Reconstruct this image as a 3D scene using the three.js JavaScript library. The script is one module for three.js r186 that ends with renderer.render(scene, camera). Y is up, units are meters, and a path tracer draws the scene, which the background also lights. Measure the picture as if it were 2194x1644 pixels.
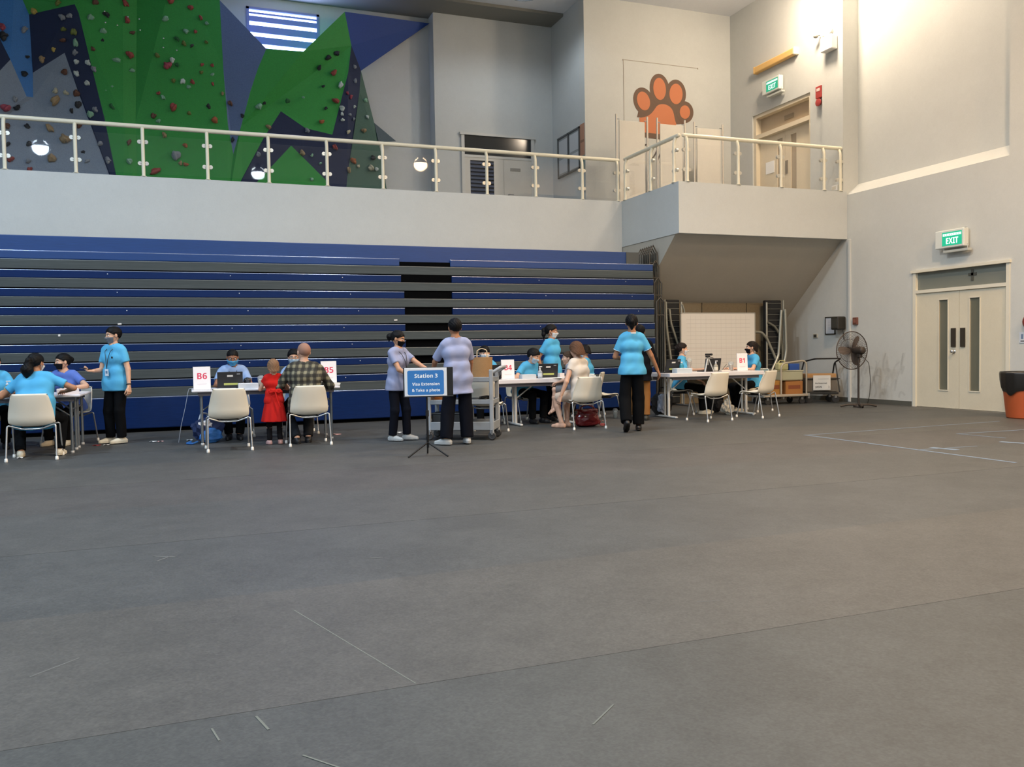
import * as THREE from 'three';
import { RoundedBoxGeometry } from 'three/addons/geometries/RoundedBoxGeometry.js';
import { mergeGeometries } from 'three/addons/utils/BufferGeometryUtils.js';

// ---------------------------------------------------------------- camera, exposure
const scene = new THREE.Scene();
scene.background = new THREE.Color(0x000000);
const camera = new THREE.PerspectiveCamera(48.66, 2194 / 1644, 0.05, 100);
camera.rotation.order = 'YXZ';
camera.position.set(0, 1.2, 0);
camera.rotation.set(-2.226 * Math.PI / 180, -20.739 * Math.PI / 180, -0.97 * Math.PI / 180);
const renderer = new THREE.WebGLRenderer({ antialias: true });
renderer.toneMapping = THREE.LinearToneMapping;
renderer.toneMappingExposure = 1.68;
renderer.shadowMap.enabled = true;
// lamps of the hall: [x, z, colour, candela]; each is a fitting under the ceiling with its own light
const HALL_LAMPS = [
  [-5, 3, 0xd4eaff, 82], [3, 5.5, 0xe2f2ff, 66], [9.3, 1.8, 0xffd8ac, 78], [10, -2.3, 0xffd4a4, 84],
  [-5, -4.5, 0xd0e8ff, 74], [2.5, -2.5, 0xf0f6f4, 38], [-4.6, -10, 0xd0e8ff, 84], [3.2, -9, 0xf0f6fa, 70], [8.4, -5.6, 0xffd8ac, 94],
];
const BALCONY_LAMP = [12.0, -14.4, 0xffe8cc, 22, 8.9, 1];
const WALL_LAMP = [11.5, -11.8, 0xffe8cc, 9, 8.9, 1];
const BALCONY_COOL = [7.2, -17.8, 0xe8f4ff, 5];
const WINDOW_GLOW = { color: 0xa6baff, nits: 16, emissive: 5 };

// ---------------------------------------------------------------- helpers
const V3 = (x, y, z) => new THREE.Vector3(x, y, z), PI = Math.PI;
let seedN = 12345;
const rnd = () => { seedN = (seedN * 1664525 + 1013904223) >>> 0; return seedN / 4294967296; };
const rr = (a, b) => a + (b - a) * rnd();
const used = {};
function numbered(n) { const k = used[n] = (used[n] ?? -1) + 1; return k ? n + '_' + String(k).padStart(3, '0') : n; }
const M = (c, r = 0.6, m = 0, x = {}) => new THREE.MeshStandardMaterial({ color: c, roughness: r, metalness: m, ...x });
const P3 = (c, r = 0.6, sp = .5, x = {}) => new THREE.MeshPhysicalMaterial({ color: c, roughness: r, specularIntensity: sp, ...x });
function mapUV(g) {                       // uv in metres from the dominant axis of each face
  const p = g.attributes.position, n = g.attributes.normal, uv = new Float32Array(p.count * 2);
  for (let i = 0; i < p.count; i++) {
    const ax = Math.abs(n.getX(i)), ay = Math.abs(n.getY(i)), az = Math.abs(n.getZ(i));
    if (ax > ay && ax > az) { uv[2 * i] = p.getZ(i); uv[2 * i + 1] = p.getY(i); }
    else if (ay > az) { uv[2 * i] = p.getX(i); uv[2 * i + 1] = p.getZ(i); }
    else { uv[2 * i] = p.getX(i); uv[2 * i + 1] = p.getY(i); }
  }
  g.setAttribute('uv', new THREE.BufferAttribute(uv, 2)); return g;
}
function mg(gs) {
  if (!Array.isArray(gs)) return gs;
  gs = gs.map(g => { const h = g.index ? g.toNonIndexed() : g; for (const k of Object.keys(h.attributes)) if (!['position', 'normal', 'uv'].includes(k)) h.deleteAttribute(k); if (!h.attributes.uv) mapUV(h); return h; });
  return gs.length > 1 ? mergeGeometries(gs) : gs[0];
}
const bx = (w, h, d, x = 0, y = 0, z = 0) => mapUV(new THREE.BoxGeometry(w, h, d).toNonIndexed()).translate(x, y, z);
const bb = (x0, x1, y0, y1, z0, z1) => mapUV(new THREE.BoxGeometry(x1 - x0, y1 - y0, z1 - z0).toNonIndexed().translate((x0 + x1) / 2, (y0 + y1) / 2, (z0 + z1) / 2));
const rb = (w, h, d, r, x = 0, y = 0, z = 0) => new RoundedBoxGeometry(w, h, d, 2, r).translate(x, y, z);
const A3 = p => p.isVector3 ? p : V3(...p);
function bar(a, b, r, r2 = r, seg = 10) {
  a = A3(a); b = A3(b); const d = b.clone().sub(a), l = d.length();
  return new THREE.CylinderGeometry(r2, r, l, seg).translate(0, l / 2, 0).applyQuaternion(new THREE.Quaternion().setFromUnitVectors(V3(0, 1, 0), d.normalize())).translate(a.x, a.y, a.z);
}
function tube(pts, r, seg = 24, rad = 8, tension = 0.2, closed = false) {
  return new THREE.TubeGeometry(new THREE.CatmullRomCurve3(pts.map(A3), closed, 'catmullrom', tension), seg, r, rad, closed);
}
function bent(pts, r, fil = 0.06, rad = 8) {   // polyline with rounded corners
  pts = pts.map(A3); const path = new THREE.CurvePath();
  let prev = pts[0];
  for (let i = 1; i < pts.length - 1; i++) {
    const a = pts[i].clone().add(pts[i - 1].clone().sub(pts[i]).setLength(fil)), b = pts[i].clone().add(pts[i + 1].clone().sub(pts[i]).setLength(fil));
    path.add(new THREE.LineCurve3(prev, a)); path.add(new THREE.QuadraticBezierCurve3(a, pts[i], b)); prev = b;
  }
  path.add(new THREE.LineCurve3(prev, pts[pts.length - 1]));
  return new THREE.TubeGeometry(path, pts.length * 8, r, rad);
}
const lathe = (pts, seg = 24) => new THREE.LatheGeometry(pts.map(p => new THREE.Vector2(p[0], p[1])), seg);
const sph = (r, x, y, z, sx = 1, sy = 1, sz = 1, w = 14, h = 10) => new THREE.SphereGeometry(r, w, h).scale(sx, sy, sz).translate(x, y, z);
function mesh(name, gs, mat) { const m = new THREE.Mesh(mg(gs), mat); m.name = name; m.castShadow = m.receiveShadow = true; return m; }
function part(parent, name, gs, mat, label) { const m = mesh(name, gs, mat); if (label) m.userData.label = label; parent.add(m); return m; }
function thing(name, label, category, pos = [0, 0, 0], yaw = 0, group) {
  const g = new THREE.Group(); g.name = numbered(name); g.position.set(...pos); g.rotation.y = yaw;
  g.userData = { label, category }; if (group) g.userData.group = group; scene.add(g); return g;
}
function struct(name, gs, mat, label, category = 'wall') {
  const m = mesh(name, gs, mat); m.userData = { kind: 'structure', label, category }; scene.add(m); return m;
}
function copyOf(o, pos, yaw, label, group) {
  const c = o.clone(); c.name = numbered(o.name.replace(/_\d\d\d$/, '')); c.userData = { ...o.userData, label }; if (group) c.userData.group = group;
  c.position.set(...pos); c.rotation.set(0, yaw, 0); scene.add(c); return c;
}
// extrude an outline given in (z, y) from x0 to x1
function exX(pts, x0, x1, holes = []) {
  const s = new THREE.Shape(pts.map(p => new THREE.Vector2(-p[0], p[1])));
  for (const h of holes) s.holes.push(new THREE.Path(h.map(p => new THREE.Vector2(-p[0], p[1]))));
  const g = new THREE.ExtrudeGeometry(s, { depth: x1 - x0, bevelEnabled: false }).rotateY(PI / 2).translate(x0, 0, 0);
  return mapUV(g.index ? g.toNonIndexed() : g);
}
function exZ(pts, z0, z1, holes = [], bevel = 0) {   // outline in (x, y), from z0 to z1
  const s = new THREE.Shape(pts.map(p => new THREE.Vector2(p[0], p[1])));
  for (const h of holes) s.holes.push(new THREE.Path(h.map(p => new THREE.Vector2(p[0], p[1]))));
  const g = new THREE.ExtrudeGeometry(s, { depth: z1 - z0, bevelEnabled: bevel > 0, bevelSize: bevel, bevelThickness: bevel, bevelSegments: 2 }).translate(0, 0, z0);
  return mapUV(g.index ? g.toNonIndexed() : g);
}
const rect = (a0, a1, b0, b1) => [[a0, b0], [a1, b0], [a1, b1], [a0, b1]];
// ---------------------------------------------------------------- textures
function noiseGrid(n, seed) { const a = new Float32Array(n * n); let s = seed >>> 0; for (let i = 0; i < a.length; i++) { s = (s * 1664525 + 1013904223) >>> 0; a[i] = s / 4294967296; } return a; }
function tileNoise(size, cells, seed) {
  const g = noiseGrid(cells, seed), o = new Float32Array(size * size);
  for (let y = 0; y < size; y++) for (let x = 0; x < size; x++) {
    const fx = x / size * cells, fy = y / size * cells, x0 = fx | 0, y0 = fy | 0, x1 = (x0 + 1) % cells, y1 = (y0 + 1) % cells;
    let u = fx - x0, v = fy - y0; u = u * u * (3 - 2 * u); v = v * v * (3 - 2 * v);
    o[y * size + x] = (g[y0 * cells + x0] * (1 - u) + g[y0 * cells + x1] * u) * (1 - v) + (g[y1 * cells + x0] * (1 - u) + g[y1 * cells + x1] * u) * v;
  }
  return o;
}
function greyTex(size, layers, base, amp, repeat, srgb = true, extra) {
  const d = new Uint8Array(size * size * 4), acc = new Float32Array(size * size);
  for (const [cells, w, sd] of layers) { const n = tileNoise(size, cells, sd); for (let i = 0; i < acc.length; i++) acc[i] += (n[i] - 0.5) * w; }
  if (extra) extra(acc, size);
  for (let i = 0; i < acc.length; i++) { const v = Math.max(0, Math.min(255, base + acc[i] * amp)); d[4 * i] = d[4 * i + 1] = d[4 * i + 2] = v; d[4 * i + 3] = 255; }
  const t = new THREE.DataTexture(d, size, size); t.wrapS = t.wrapT = THREE.RepeatWrapping; t.magFilter = THREE.LinearFilter; t.repeat.set(1 / repeat, 1 / repeat);
  if (srgb) t.colorSpace = THREE.SRGBColorSpace; t.needsUpdate = true; return t;
}
function canvasTex(w, h, draw) {
  const c = document.createElement('canvas'); c.width = w; c.height = h; const g = c.getContext('2d'); draw(g, w, h);
  const t = new THREE.CanvasTexture(c); t.colorSpace = THREE.SRGBColorSpace; t.magFilter = THREE.LinearFilter; return t;
}
const plasterT = greyTex(512, [[6, .5, 3], [24, .3, 5], [128, .35, 7], [256, .4, 11]], 247, 8, 2.2);
const plasterB = greyTex(512, [[64, .5, 13], [200, .7, 17]], 128, 120, 0.9, false);
const streaks = (a, S) => { let s = 99; const q = () => { s = (s * 1664525 + 1013904223) >>> 0; return s / 4294967296; };
  for (let k = 0; k < 190; k++) { let x = q() * S, y = q() * S, an = q() < .6 ? (q() - .5) * .5 : q() * 6.3, l = 20 + q() * 150, w = (q() - .25) * .55; for (let i = 0; i < l; i++) { x += Math.cos(an); y += Math.sin(an); an += (q() - .5) * .03; a[(((y | 0) % S + S) % S) * S + (((x | 0) % S + S) % S)] += w; } } };
const floorT = greyTex(1024, [[5, .55, 21], [17, .5, 22], [60, .4, 23], [300, .9, 24], [512, .8, 25]], 205, 34, 3.1, true, streaks);
const floorB = greyTex(512, [[128, .6, 31], [256, .8, 32]], 128, 120, 0.7, false);
const grainT = greyTex(256, [[64, .5, 41], [128, .7, 42]], 235, 40, 0.5);
const clothB = greyTex(256, [[100, .6, 51], [128, .8, 52]], 128, 140, 0.12, false);
// ---------------------------------------------------------------- shared materials
const wallM = M(0xcdcec9, 0.82, 0, { map: plasterT, bumpMap: plasterB, bumpScale: 0.0007 });
const wallM2 = M(0xcacdcb, 0.85, 0, { map: plasterT, bumpMap: plasterB, bumpScale: 0.0007 });
const ceilM = M(0xe4e6ea, 0.9, 0, { map: plasterT });
const darkCeilM = M(0x84827a, 0.9, 0, { map: plasterT });
const chrome = M(0xc9cbcc, 0.28, 0.9), steel = M(0x9a9da0, 0.38, 0.85), blackM = M(0x131416, 0.5), blackMetal = M(0x1b1b1c, 0.42, 0.4);
const whiteP = M(0xe9e8e4, 0.5), creamPaint = M(0xdcd3bd, 0.42), greyPl = M(0x8d9298, 0.5);
const railM = M(0xe6dfc8, 0.35), paperM = M(0xf1f0ee, 0.8);
const glassM = new THREE.MeshPhysicalMaterial({ color: 0xffffff, roughness: 0.02, transmission: 1, thickness: 0, ior: 1.5, specularIntensity: .55 });
const clearPl = new THREE.MeshPhysicalMaterial({ color: 0xf2f5f5, roughness: 0.12, transmission: 0.85, thickness: 0 });
const CV=[[-4.09,9.26,-20.00],[-3.09,9.49,-20.20],[-3.02,8.63,-20.25],[-2.92,8.36,-20.30],[-2.90,7.18,-20.35],[-2.91,6.67,-20.35],[-2.92,4.34,-20.42],[-3.02,6.66,-20.28],[-3.27,7.35,-20.15],[-6.03,8.89,-19.80],[-5.82,4.18,-20.20],[-6.31,4.14,-20.10],[-2.10,9.53,-19.95],[-2.03,8.57,-20.00],[-1.96,8.40,-20.00],[-1.77,7.40,-20.08],[-1.55,6.28,-20.17],[-1.38,5.16,-20.25],[-1.25,4.39,-20.30],[-1.33,4.39,-20.31],[-1.52,5.16,-20.30],[-2.03,6.78,-20.22],[-2.27,7.60,-20.17],[-1.09,9.72,-20.05],[-1.19,6.24,-20.15],[-1.24,4.39,-20.30],[-0.80,9.80,-20.14],[-0.95,6.28,-20.24],[-0.96,4.41,-20.34],[0.00,9.79,-19.85],[0.84,8.98,-19.90],[0.88,7.58,-20.10],[0.95,6.36,-20.22],[1.05,5.74,-20.30],[0.88,4.50,-20.40],[1.79,8.00,-19.80],[1.61,7.59,-19.90],[1.44,7.10,-20.00],[1.23,6.35,-20.17],[2.60,8.03,-19.80],[3.56,9.05,-19.85],[3.74,8.39,-20.10],[3.66,7.77,-20.15],[3.28,6.34,-20.30],[2.66,6.43,-20.25],[2.11,6.76,-20.20],[1.73,6.16,-20.26],[1.24,5.24,-20.36],[4.01,7.93,-20.40],[3.96,7.44,-20.37],[3.83,6.62,-20.37],[3.63,5.42,-20.42],[3.55,4.62,-20.46],[3.40,4.61,-20.46],[3.14,5.27,-20.40],[2.33,6.02,-20.30],[1.57,5.18,-20.38],[1.12,4.51,-20.44],[5.75,9.28,-20.50],[4.32,6.75,-20.50],[4.50,5.90,-20.50],[4.65,4.67,-20.50],[4.83,6.34,-20.45],[4.41,6.29,-20.45]];
const CP=[['sky blue',[0,1,2,3,4,5,7,8]],['navy',[9,0,8,10,11]],['pale grey',[8,7,5,6,10]],['green',[1,12,13,3,2]],['navy',[3,13,14,15,16,17,18,19,20,21,22,4]],['pale grey',[4,22,21,20,19,6,5]],['green',[12,23,24,25,18,17,16,15,14,13]],['green',[23,26,27,28,25,24]],['green',[26,29,30,31,32,33,34,28,27]],['slate',[30,35,36,37,38,33,32,31]],['green',[35,39,40,41,42,43,44,45,46,47,34,33,38,37,36]],['navy',[41,48,49,50,51,52,53,54,55,56,57,34,47,46,45,44,43,42]],['green',[55,54,53,57,56]],['blue',[40,58,48,41]],['green grey',[48,59,60,61,52,51,50,49]],['dark grey',[59,62,63]]];
const HOLDS=[[-3.38,7.99,-20.13,0.071,'p'],[-3.37,7.80,-20.13,0.096,'d'],[-3.01,8.02,-20.27,0.071,'g'],[-3.04,7.12,-20.28,0.071,'d'],[-3.23,6.58,-20.26,0.057,'g'],[-3.40,6.38,-20.26,0.096,'p'],[-3.21,6.42,-20.33,0.068,'d'],[-2.98,7.48,-20.30,0.042,'d'],[-3.41,6.03,-20.33,0.071,'b'],[-3.04,6.06,-20.36,0.057,'d'],[-3.40,5.66,-20.34,0.051,'d'],[-3.02,5.70,-20.37,0.062,'d'],[-3.37,5.36,-20.36,0.071,'r'],[-3.05,5.34,-20.38,0.057,'g'],[-3.03,5.17,-20.39,0.057,'r'],[-2.82,8.42,-20.26,0.071,'y'],[-2.28,8.30,-20.09,0.071,'g'],[-2.14,8.33,-20.05,0.062,'g'],[-2.27,8.06,-20.11,0.057,'o'],[-2.07,8.01,-20.07,0.071,'o'],[-2.29,7.84,-20.14,0.057,'b'],[-2.48,7.65,-20.20,0.051,'y'],[-2.71,7.45,-20.28,0.071,'t'],[-2.05,7.80,-20.10,0.079,'m'],[-2.07,7.61,-20.13,0.062,'g'],[-2.05,7.42,-20.14,0.057,'w'],[-1.83,7.41,-20.09,0.062,'w'],[-1.72,7.29,-20.09,0.062,'g'],[-2.29,7.21,-20.21,0.071,'b'],[-2.06,7.19,-20.18,0.062,'w'],[-1.86,7.00,-20.15,0.062,'w'],[-2.48,6.82,-20.28,0.062,'c'],[-2.28,6.79,-20.25,0.057,'c'],[-2.08,6.79,-20.23,0.079,'b'],[-2.49,6.62,-20.30,0.099,'t'],[-2.06,6.56,-20.25,0.079,'d'],[-2.19,6.43,-20.27,0.051,'d'],[-1.73,6.47,-20.19,0.062,'g'],[-1.83,6.37,-20.22,0.079,'m'],[-2.62,6.05,-20.35,0.085,'t'],[-2.05,6.14,-20.28,0.071,'b'],[-2.34,5.84,-20.33,0.113,'t'],[-2.00,5.59,-20.32,0.042,'d'],[-2.61,5.43,-20.37,0.099,'t'],[-1.93,5.40,-20.32,0.051,'g'],[-1.66,5.77,-20.26,0.062,'g'],[-1.52,5.43,-20.25,0.071,'g'],[-2.35,8.58,-20.08,0.062,'o'],[-1.64,8.67,-20.03,0.071,'b'],[-1.06,8.74,-20.10,0.071,'r'],[-1.74,8.34,-20.03,0.071,'m'],[-1.44,8.45,-20.07,0.071,'d'],[-1.04,8.40,-20.12,0.071,'r'],[-1.51,8.10,-20.08,0.071,'m'],[-0.95,8.16,-20.16,0.051,'b'],[-1.53,7.91,-20.09,0.042,'d'],[-1.72,7.70,-20.07,0.051,'b'],[-1.01,7.68,-20.15,0.085,'r'],[-1.28,7.53,-20.14,0.079,'m'],[-0.98,7.36,-20.18,0.051,'m'],[-1.39,6.96,-20.16,0.051,'m'],[-1.50,6.88,-20.15,0.034,'m'],[-1.40,6.55,-20.18,0.071,'e'],[-1.10,5.43,-20.23,0.071,'m'],[-1.09,5.83,-20.21,0.057,'b'],[-0.28,8.47,-20.00,0.071,'m'],[0.24,8.76,-19.95,0.062,'r'],[0.44,8.57,-19.96,0.051,'r'],[0.56,8.47,-19.97,0.042,'m'],[0.13,8.26,-20.00,0.057,'m'],[0.32,8.27,-19.99,0.042,'r'],[-0.06,8.08,-20.02,0.057,'e'],[0.08,8.00,-20.03,0.057,'o'],[0.54,8.08,-20.02,0.042,'o'],[0.24,7.97,-20.03,0.040,'d'],[-0.47,7.70,-20.08,0.057,'o'],[-0.17,7.63,-20.07,0.062,'w'],[-0.27,7.51,-20.09,0.091,'p'],[-0.07,7.54,-20.08,0.051,'e'],[0.44,7.60,-20.09,0.040,'r'],[0.65,7.61,-20.09,0.042,'r'],[0.42,7.44,-20.11,0.045,'o'],[0.65,7.42,-20.12,0.042,'m'],[-0.16,7.21,-20.13,0.051,'o'],[0.03,7.21,-20.13,0.062,'w'],[0.15,7.11,-20.15,0.051,'m'],[0.23,7.22,-20.14,0.057,'r'],[0.65,7.22,-20.14,0.040,'r'],[-0.47,6.92,-20.16,0.045,'r'],[-0.38,6.84,-20.17,0.051,'m'],[-0.18,6.65,-20.20,0.091,'r'],[0.55,6.73,-20.19,0.057,'d'],[0.85,7.03,-20.15,0.040,'t'],[0.14,6.55,-20.21,0.051,'o'],[-0.59,6.44,-20.22,0.062,'b'],[0.67,6.44,-20.21,0.079,'a'],[-0.49,6.34,-20.23,0.051,'m'],[-0.38,6.05,-20.26,0.062,'t'],[0.04,5.86,-20.28,0.057,'a'],[-0.59,5.26,-20.31,0.096,'r'],[-0.16,5.63,-20.30,0.113,'g'],[0.04,5.45,-20.32,0.057,'a'],[-0.07,5.47,-20.32,0.051,'t'],[-0.16,8.86,-19.95,0.085,'r'],[0.56,8.47,-19.97,0.040,'m'],[1.01,6.83,-20.17,0.062,'b'],[1.62,6.79,-20.09,0.079,'m'],[1.74,6.88,-20.10,0.042,'d'],[1.26,6.57,-20.13,0.051,'d'],[1.04,6.05,-20.26,0.051,'d'],[2.25,6.97,-20.09,0.062,'e'],[2.61,7.09,-20.11,0.034,'m'],[3.07,7.39,-20.13,0.040,'d'],[3.32,7.72,-20.11,0.079,'r'],[3.48,7.47,-20.17,0.071,'w'],[3.36,7.10,-20.20,0.079,'r'],[3.03,6.60,-20.23,0.062,'a'],[3.13,6.91,-20.20,0.042,'d'],[3.19,8.03,-20.07,0.074,'d'],[3.39,8.16,-20.08,0.068,'d'],[2.98,7.78,-20.06,0.062,'d'],[3.64,7.31,-20.20,0.040,'p'],[3.73,7.24,-20.25,0.051,'p'],[3.51,6.95,-20.23,0.071,'w'],[3.51,6.82,-20.24,0.042,'w'],[3.70,6.83,-20.28,0.042,'g'],[3.82,7.04,-20.33,0.040,'w'],[3.52,6.69,-20.26,0.045,'w'],[3.80,6.75,-20.34,0.040,'g'],[3.66,6.43,-20.31,0.051,'c'],[3.83,7.95,-20.25,0.051,'g'],[3.84,7.63,-20.28,0.057,'g'],[3.78,5.79,-20.43,0.079,'a'],[3.67,5.56,-20.42,0.071,'t'],[3.90,5.67,-20.43,0.040,'c'],[3.34,6.05,-20.32,0.071,'r'],[2.58,5.87,-20.32,0.071,'t'],[2.80,5.83,-20.33,0.040,'m'],[2.99,5.66,-20.35,0.040,'m'],[2.79,5.29,-20.39,0.045,'m'],[4.10,7.24,-20.42,0.057,'m'],[4.14,6.85,-20.41,0.045,'w'],[4.05,6.52,-20.41,0.062,'t'],[4.21,5.65,-20.45,0.079,'c'],[4.26,5.89,-20.44,0.062,'d'],[4.34,5.63,-20.45,0.051,'w'],[2.70,6.38,-20.26,0.062,'g'],[1.83,6.39,-20.23,0.062,'t'],[1.60,5.77,-20.31,0.062,'g']];
// ================================================================ structure
const XR = 12.94, HC = 9.5, XL = -9, ZF = 9;
const floor = struct('floor', [bb(XL, XR + .4, -.3, -.006, -17.2, ZF + .2)], M(0x55585a, .8), 'dark grey vinyl sports floor of the hall', 'floor');
{
  const tones = [0x5c5d5b, 0x555755, 0x605f5b, 0x585a59, 0x5e5c59].map(c => M(c, 0.56, 0, { map: floorT, bumpMap: floorB, bumpScale: 0.0007 }));
  const seams = [ZF, 7.34, 5.87, 4.4, 2.93, 1.46, -.01, -1.48, -2.95, -4.41, -5.88, -7.35, -8.8, -10.27, -11.74, -13.2, -14.7, -17];
  for (let i = 0; i + 1 < seams.length; i++) {
    const g = bb(XL, XR - .001, -.006, (i % 2 ? 0 : .0009), seams[i + 1], seams[i]);
    part(floor, 'vinyl_sheet', [g], tones[[0, 2, 1, 4, 3, 0, 2, 1, 2, 3, 0, 4, 2, 3, 0, 1, 4][i]]);
  }
  // scratches: pale scored lines on the sheets
  const sm = M(0x6a6f69, .8), sd = M(0x666968, .85);
  const scr = (x0, z0, x1, z1, w, m = sm) => { const d = Math.atan2(x1 - x0, z1 - z0), l = Math.hypot(x1 - x0, z1 - z0); part(floor, 'scratch_mark', [bx(w, .0006, l).rotateY(d).translate((x0 + x1) / 2, .0013, (z0 + z1) / 2)], m); };
  scr(.42, -4.05, .73, -2.96, .005); scr(1.17, -2.41, 1.30, -2.52, .006); scr(-.24, -5.5, -.12, -5.42, .012, sd); scr(-.22, -5.35, -.15, -5.45, .01, sd);
  scr(.17, -2.9, .2, -2.78, .008); scr(.03, -2.86, .05, -2.76, .006); scr(.95, -4.9, 1.02, -4.88, .012, sd); scr(.28, -2.56, .4, -2.4, .006); scr(2.2, -3.4, 2.31, -3.37, .006, sd); scr(-.6, -3.6, -.45, -3.75, .006, sd);
}
// right wall: door opening and a tall shallow recess above it
const recess = rect(-14.25, -10.45, 4.33, 9.1), doorHole = rect(-12.47, -10.42, -.001, 2.59);
const udoorHole = rect(-17.38, -15.33, 4.15, 6.78);
const wallRight = struct('wall_right', [exX([[ZF, -.3], [-18.6, -.3], [-18.6, HC], [ZF, HC]], XR, XR + .33, [recess, rect(-12.47, -10.42, .0, 2.59), udoorHole])], wallM, 'tall plastered right wall with a shallow recess above the doors', 'wall');
struct('wall_right_recess', [bb(XR + .33, XR + .5, -.3, HC, -18.6, ZF)], wallM, 'pale back of the shallow recess high in the right wall', 'wall');
struct('trim_1', [exZ([[XR + .001, 4.331], [XR + .33, 4.331], [XR + .33, 4.58]], -14.25, -10.45)], wallM, 'sloping sill along the foot of the wall recess', 'sill');
struct('trim_2', [bb(XR - .07, XR, 4.4, HC, -14.87, -14.25)], wallM, 'flat pilaster beside the balcony end rail', 'pilaster');
struct('trim_3', [rb(.05, 3.4, .07, .012, XR - .02, 1.7, -14.12)], wallM2, 'slim vertical cover strip on the right wall under the balcony', 'trim');
struct('baseboard_right', [bb(XR - .018, XR, 0, .095, -16.8, -12.5), bb(XR - .018, XR, 0, .095, -10.39, ZF)], M(0x55554f, .6), 'grey skirting along the right wall', 'baseboard');
// balcony parapet, bump-out with sloping soffit
struct('wall_parapet', [bb(XL, 8.87, 3.0, 4.4, -16.75, -16.51)], wallM2, 'long white balcony parapet above the blue bleachers', 'parapet');
struct('wall_parapet_bay', [bb(8.87, XR, 3.41, 4.4, -14.36, -14.21), bb(8.87, 9.02, 3.41, 4.4, -16.6, -14.36)], wallM2, 'projecting balcony bay with plain white parapet', 'parapet');
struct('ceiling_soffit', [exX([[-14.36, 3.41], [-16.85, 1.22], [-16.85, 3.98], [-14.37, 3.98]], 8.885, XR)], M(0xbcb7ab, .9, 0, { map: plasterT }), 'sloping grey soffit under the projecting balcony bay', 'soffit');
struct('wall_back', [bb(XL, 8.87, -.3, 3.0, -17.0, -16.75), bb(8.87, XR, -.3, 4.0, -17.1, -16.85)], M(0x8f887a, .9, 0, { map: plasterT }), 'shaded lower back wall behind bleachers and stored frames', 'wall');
struct('floor_balcony', [bb(XL, XR, 4.0, 4.15, -21, -16.6), bb(9.02, XR, 4.0, 4.15, -16.6, -14.36)], M(0x8f8f8c, .8), 'balcony floor behind the parapet', 'floor');
// balcony walls
struct('wall_balcony_front', [exZ(rect(8.87, XR, 4.15, HC), -18.55, -18.27)], wallM, 'plastered balcony wall with the painted paw print', 'wall');
struct('wall_balcony_side', [bb(8.87, 9.1, 4.15, HC, -20.4, -18.55)], wallM2, 'side wall of the balcony with a notice board', 'wall');
struct('wall_balcony_back', [bb(5.75, 8.87, 4.15, 9.43, -20.95, -20.18)], wallM2, 'tall white balcony wall around the service door', 'wall');
struct('wall_climbing', [exZ(rect(XL, 5.75, 4.15, HC), -20.95, -20.62, [rect(1.44, 3.09, 8.05, 9.2)])], wallM2, 'plain white wall behind the climbing wall', 'wall');
struct('ceiling', [bb(XL - .2, XR + .5, HC, HC + .2, -21, ZF + .2)], ceilM, 'flat grey ceiling above the hall', 'ceiling');
struct('ceiling_bulkhead', [bb(XL, 8.87, 9.43, HC, -20.6, -19.42)], darkCeilM, 'dark grey bulkhead strip at the ceiling edge', 'ceiling');
struct('wall_left', [bb(XL - .25, XL, -.3, HC, -21, ZF)], wallM2, 'left wall of the hall', 'wall');
struct('wall_front', [bb(XL, XR, -.3, HC, ZF, ZF + .25)], wallM2, 'wall of the hall facing the bleachers', 'wall');
struct('wall_outer', [bb(XL, XR + .5, -.3, HC, -21.2, -20.95)], wallM2, 'outer wall behind the climbing wall', 'wall');
// louvred window high in the climbing bay
{
  const w = thing('window_1', 'bright slatted window high behind the climbing wall', 'window'); w.userData.kind = 'structure';
  part(w, 'window_frame', [bb(1.44, 1.5, 8.05, 9.2, -20.7, -20.6), bb(3.03, 3.09, 8.05, 9.2, -20.7, -20.6), bb(1.44, 3.09, 9.15, 9.2, -20.7, -20.6), bb(1.44, 3.09, 8.05, 8.1, -20.7, -20.6)], M(0x8d97c8, .6));
  const lit = M(0xffffff, .5, 0, { emissive: WINDOW_GLOW.color, emissiveIntensity: WINDOW_GLOW.emissive }), slatM = M(0x8e9ad8, .6);
  for (const [y0, y1] of [[9.1, 9.165], [9.01, 9.06], [8.8, 8.89], [8.55, 8.64], [8.3, 8.39]]) part(w, 'pane', [bb(1.5, 3.03, y0, y1, -20.69, -20.665)], lit);
  for (const [y0, y1] of [[9.06, 9.1], [8.89, 9.01], [8.64, 8.8], [8.39, 8.55], [8.1, 8.3]]) part(w, 'slat', [bb(1.5, 3.03, y0, y1, -20.7, -20.64)], slatM);
  const l = new THREE.RectAreaLight(WINDOW_GLOW.color, WINDOW_GLOW.nits, 1.5, 1.05); l.position.set(2.27, 8.64, -20.58); l.lookAt(2.27, 8.4, -10); scene.add(l);
}
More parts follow.
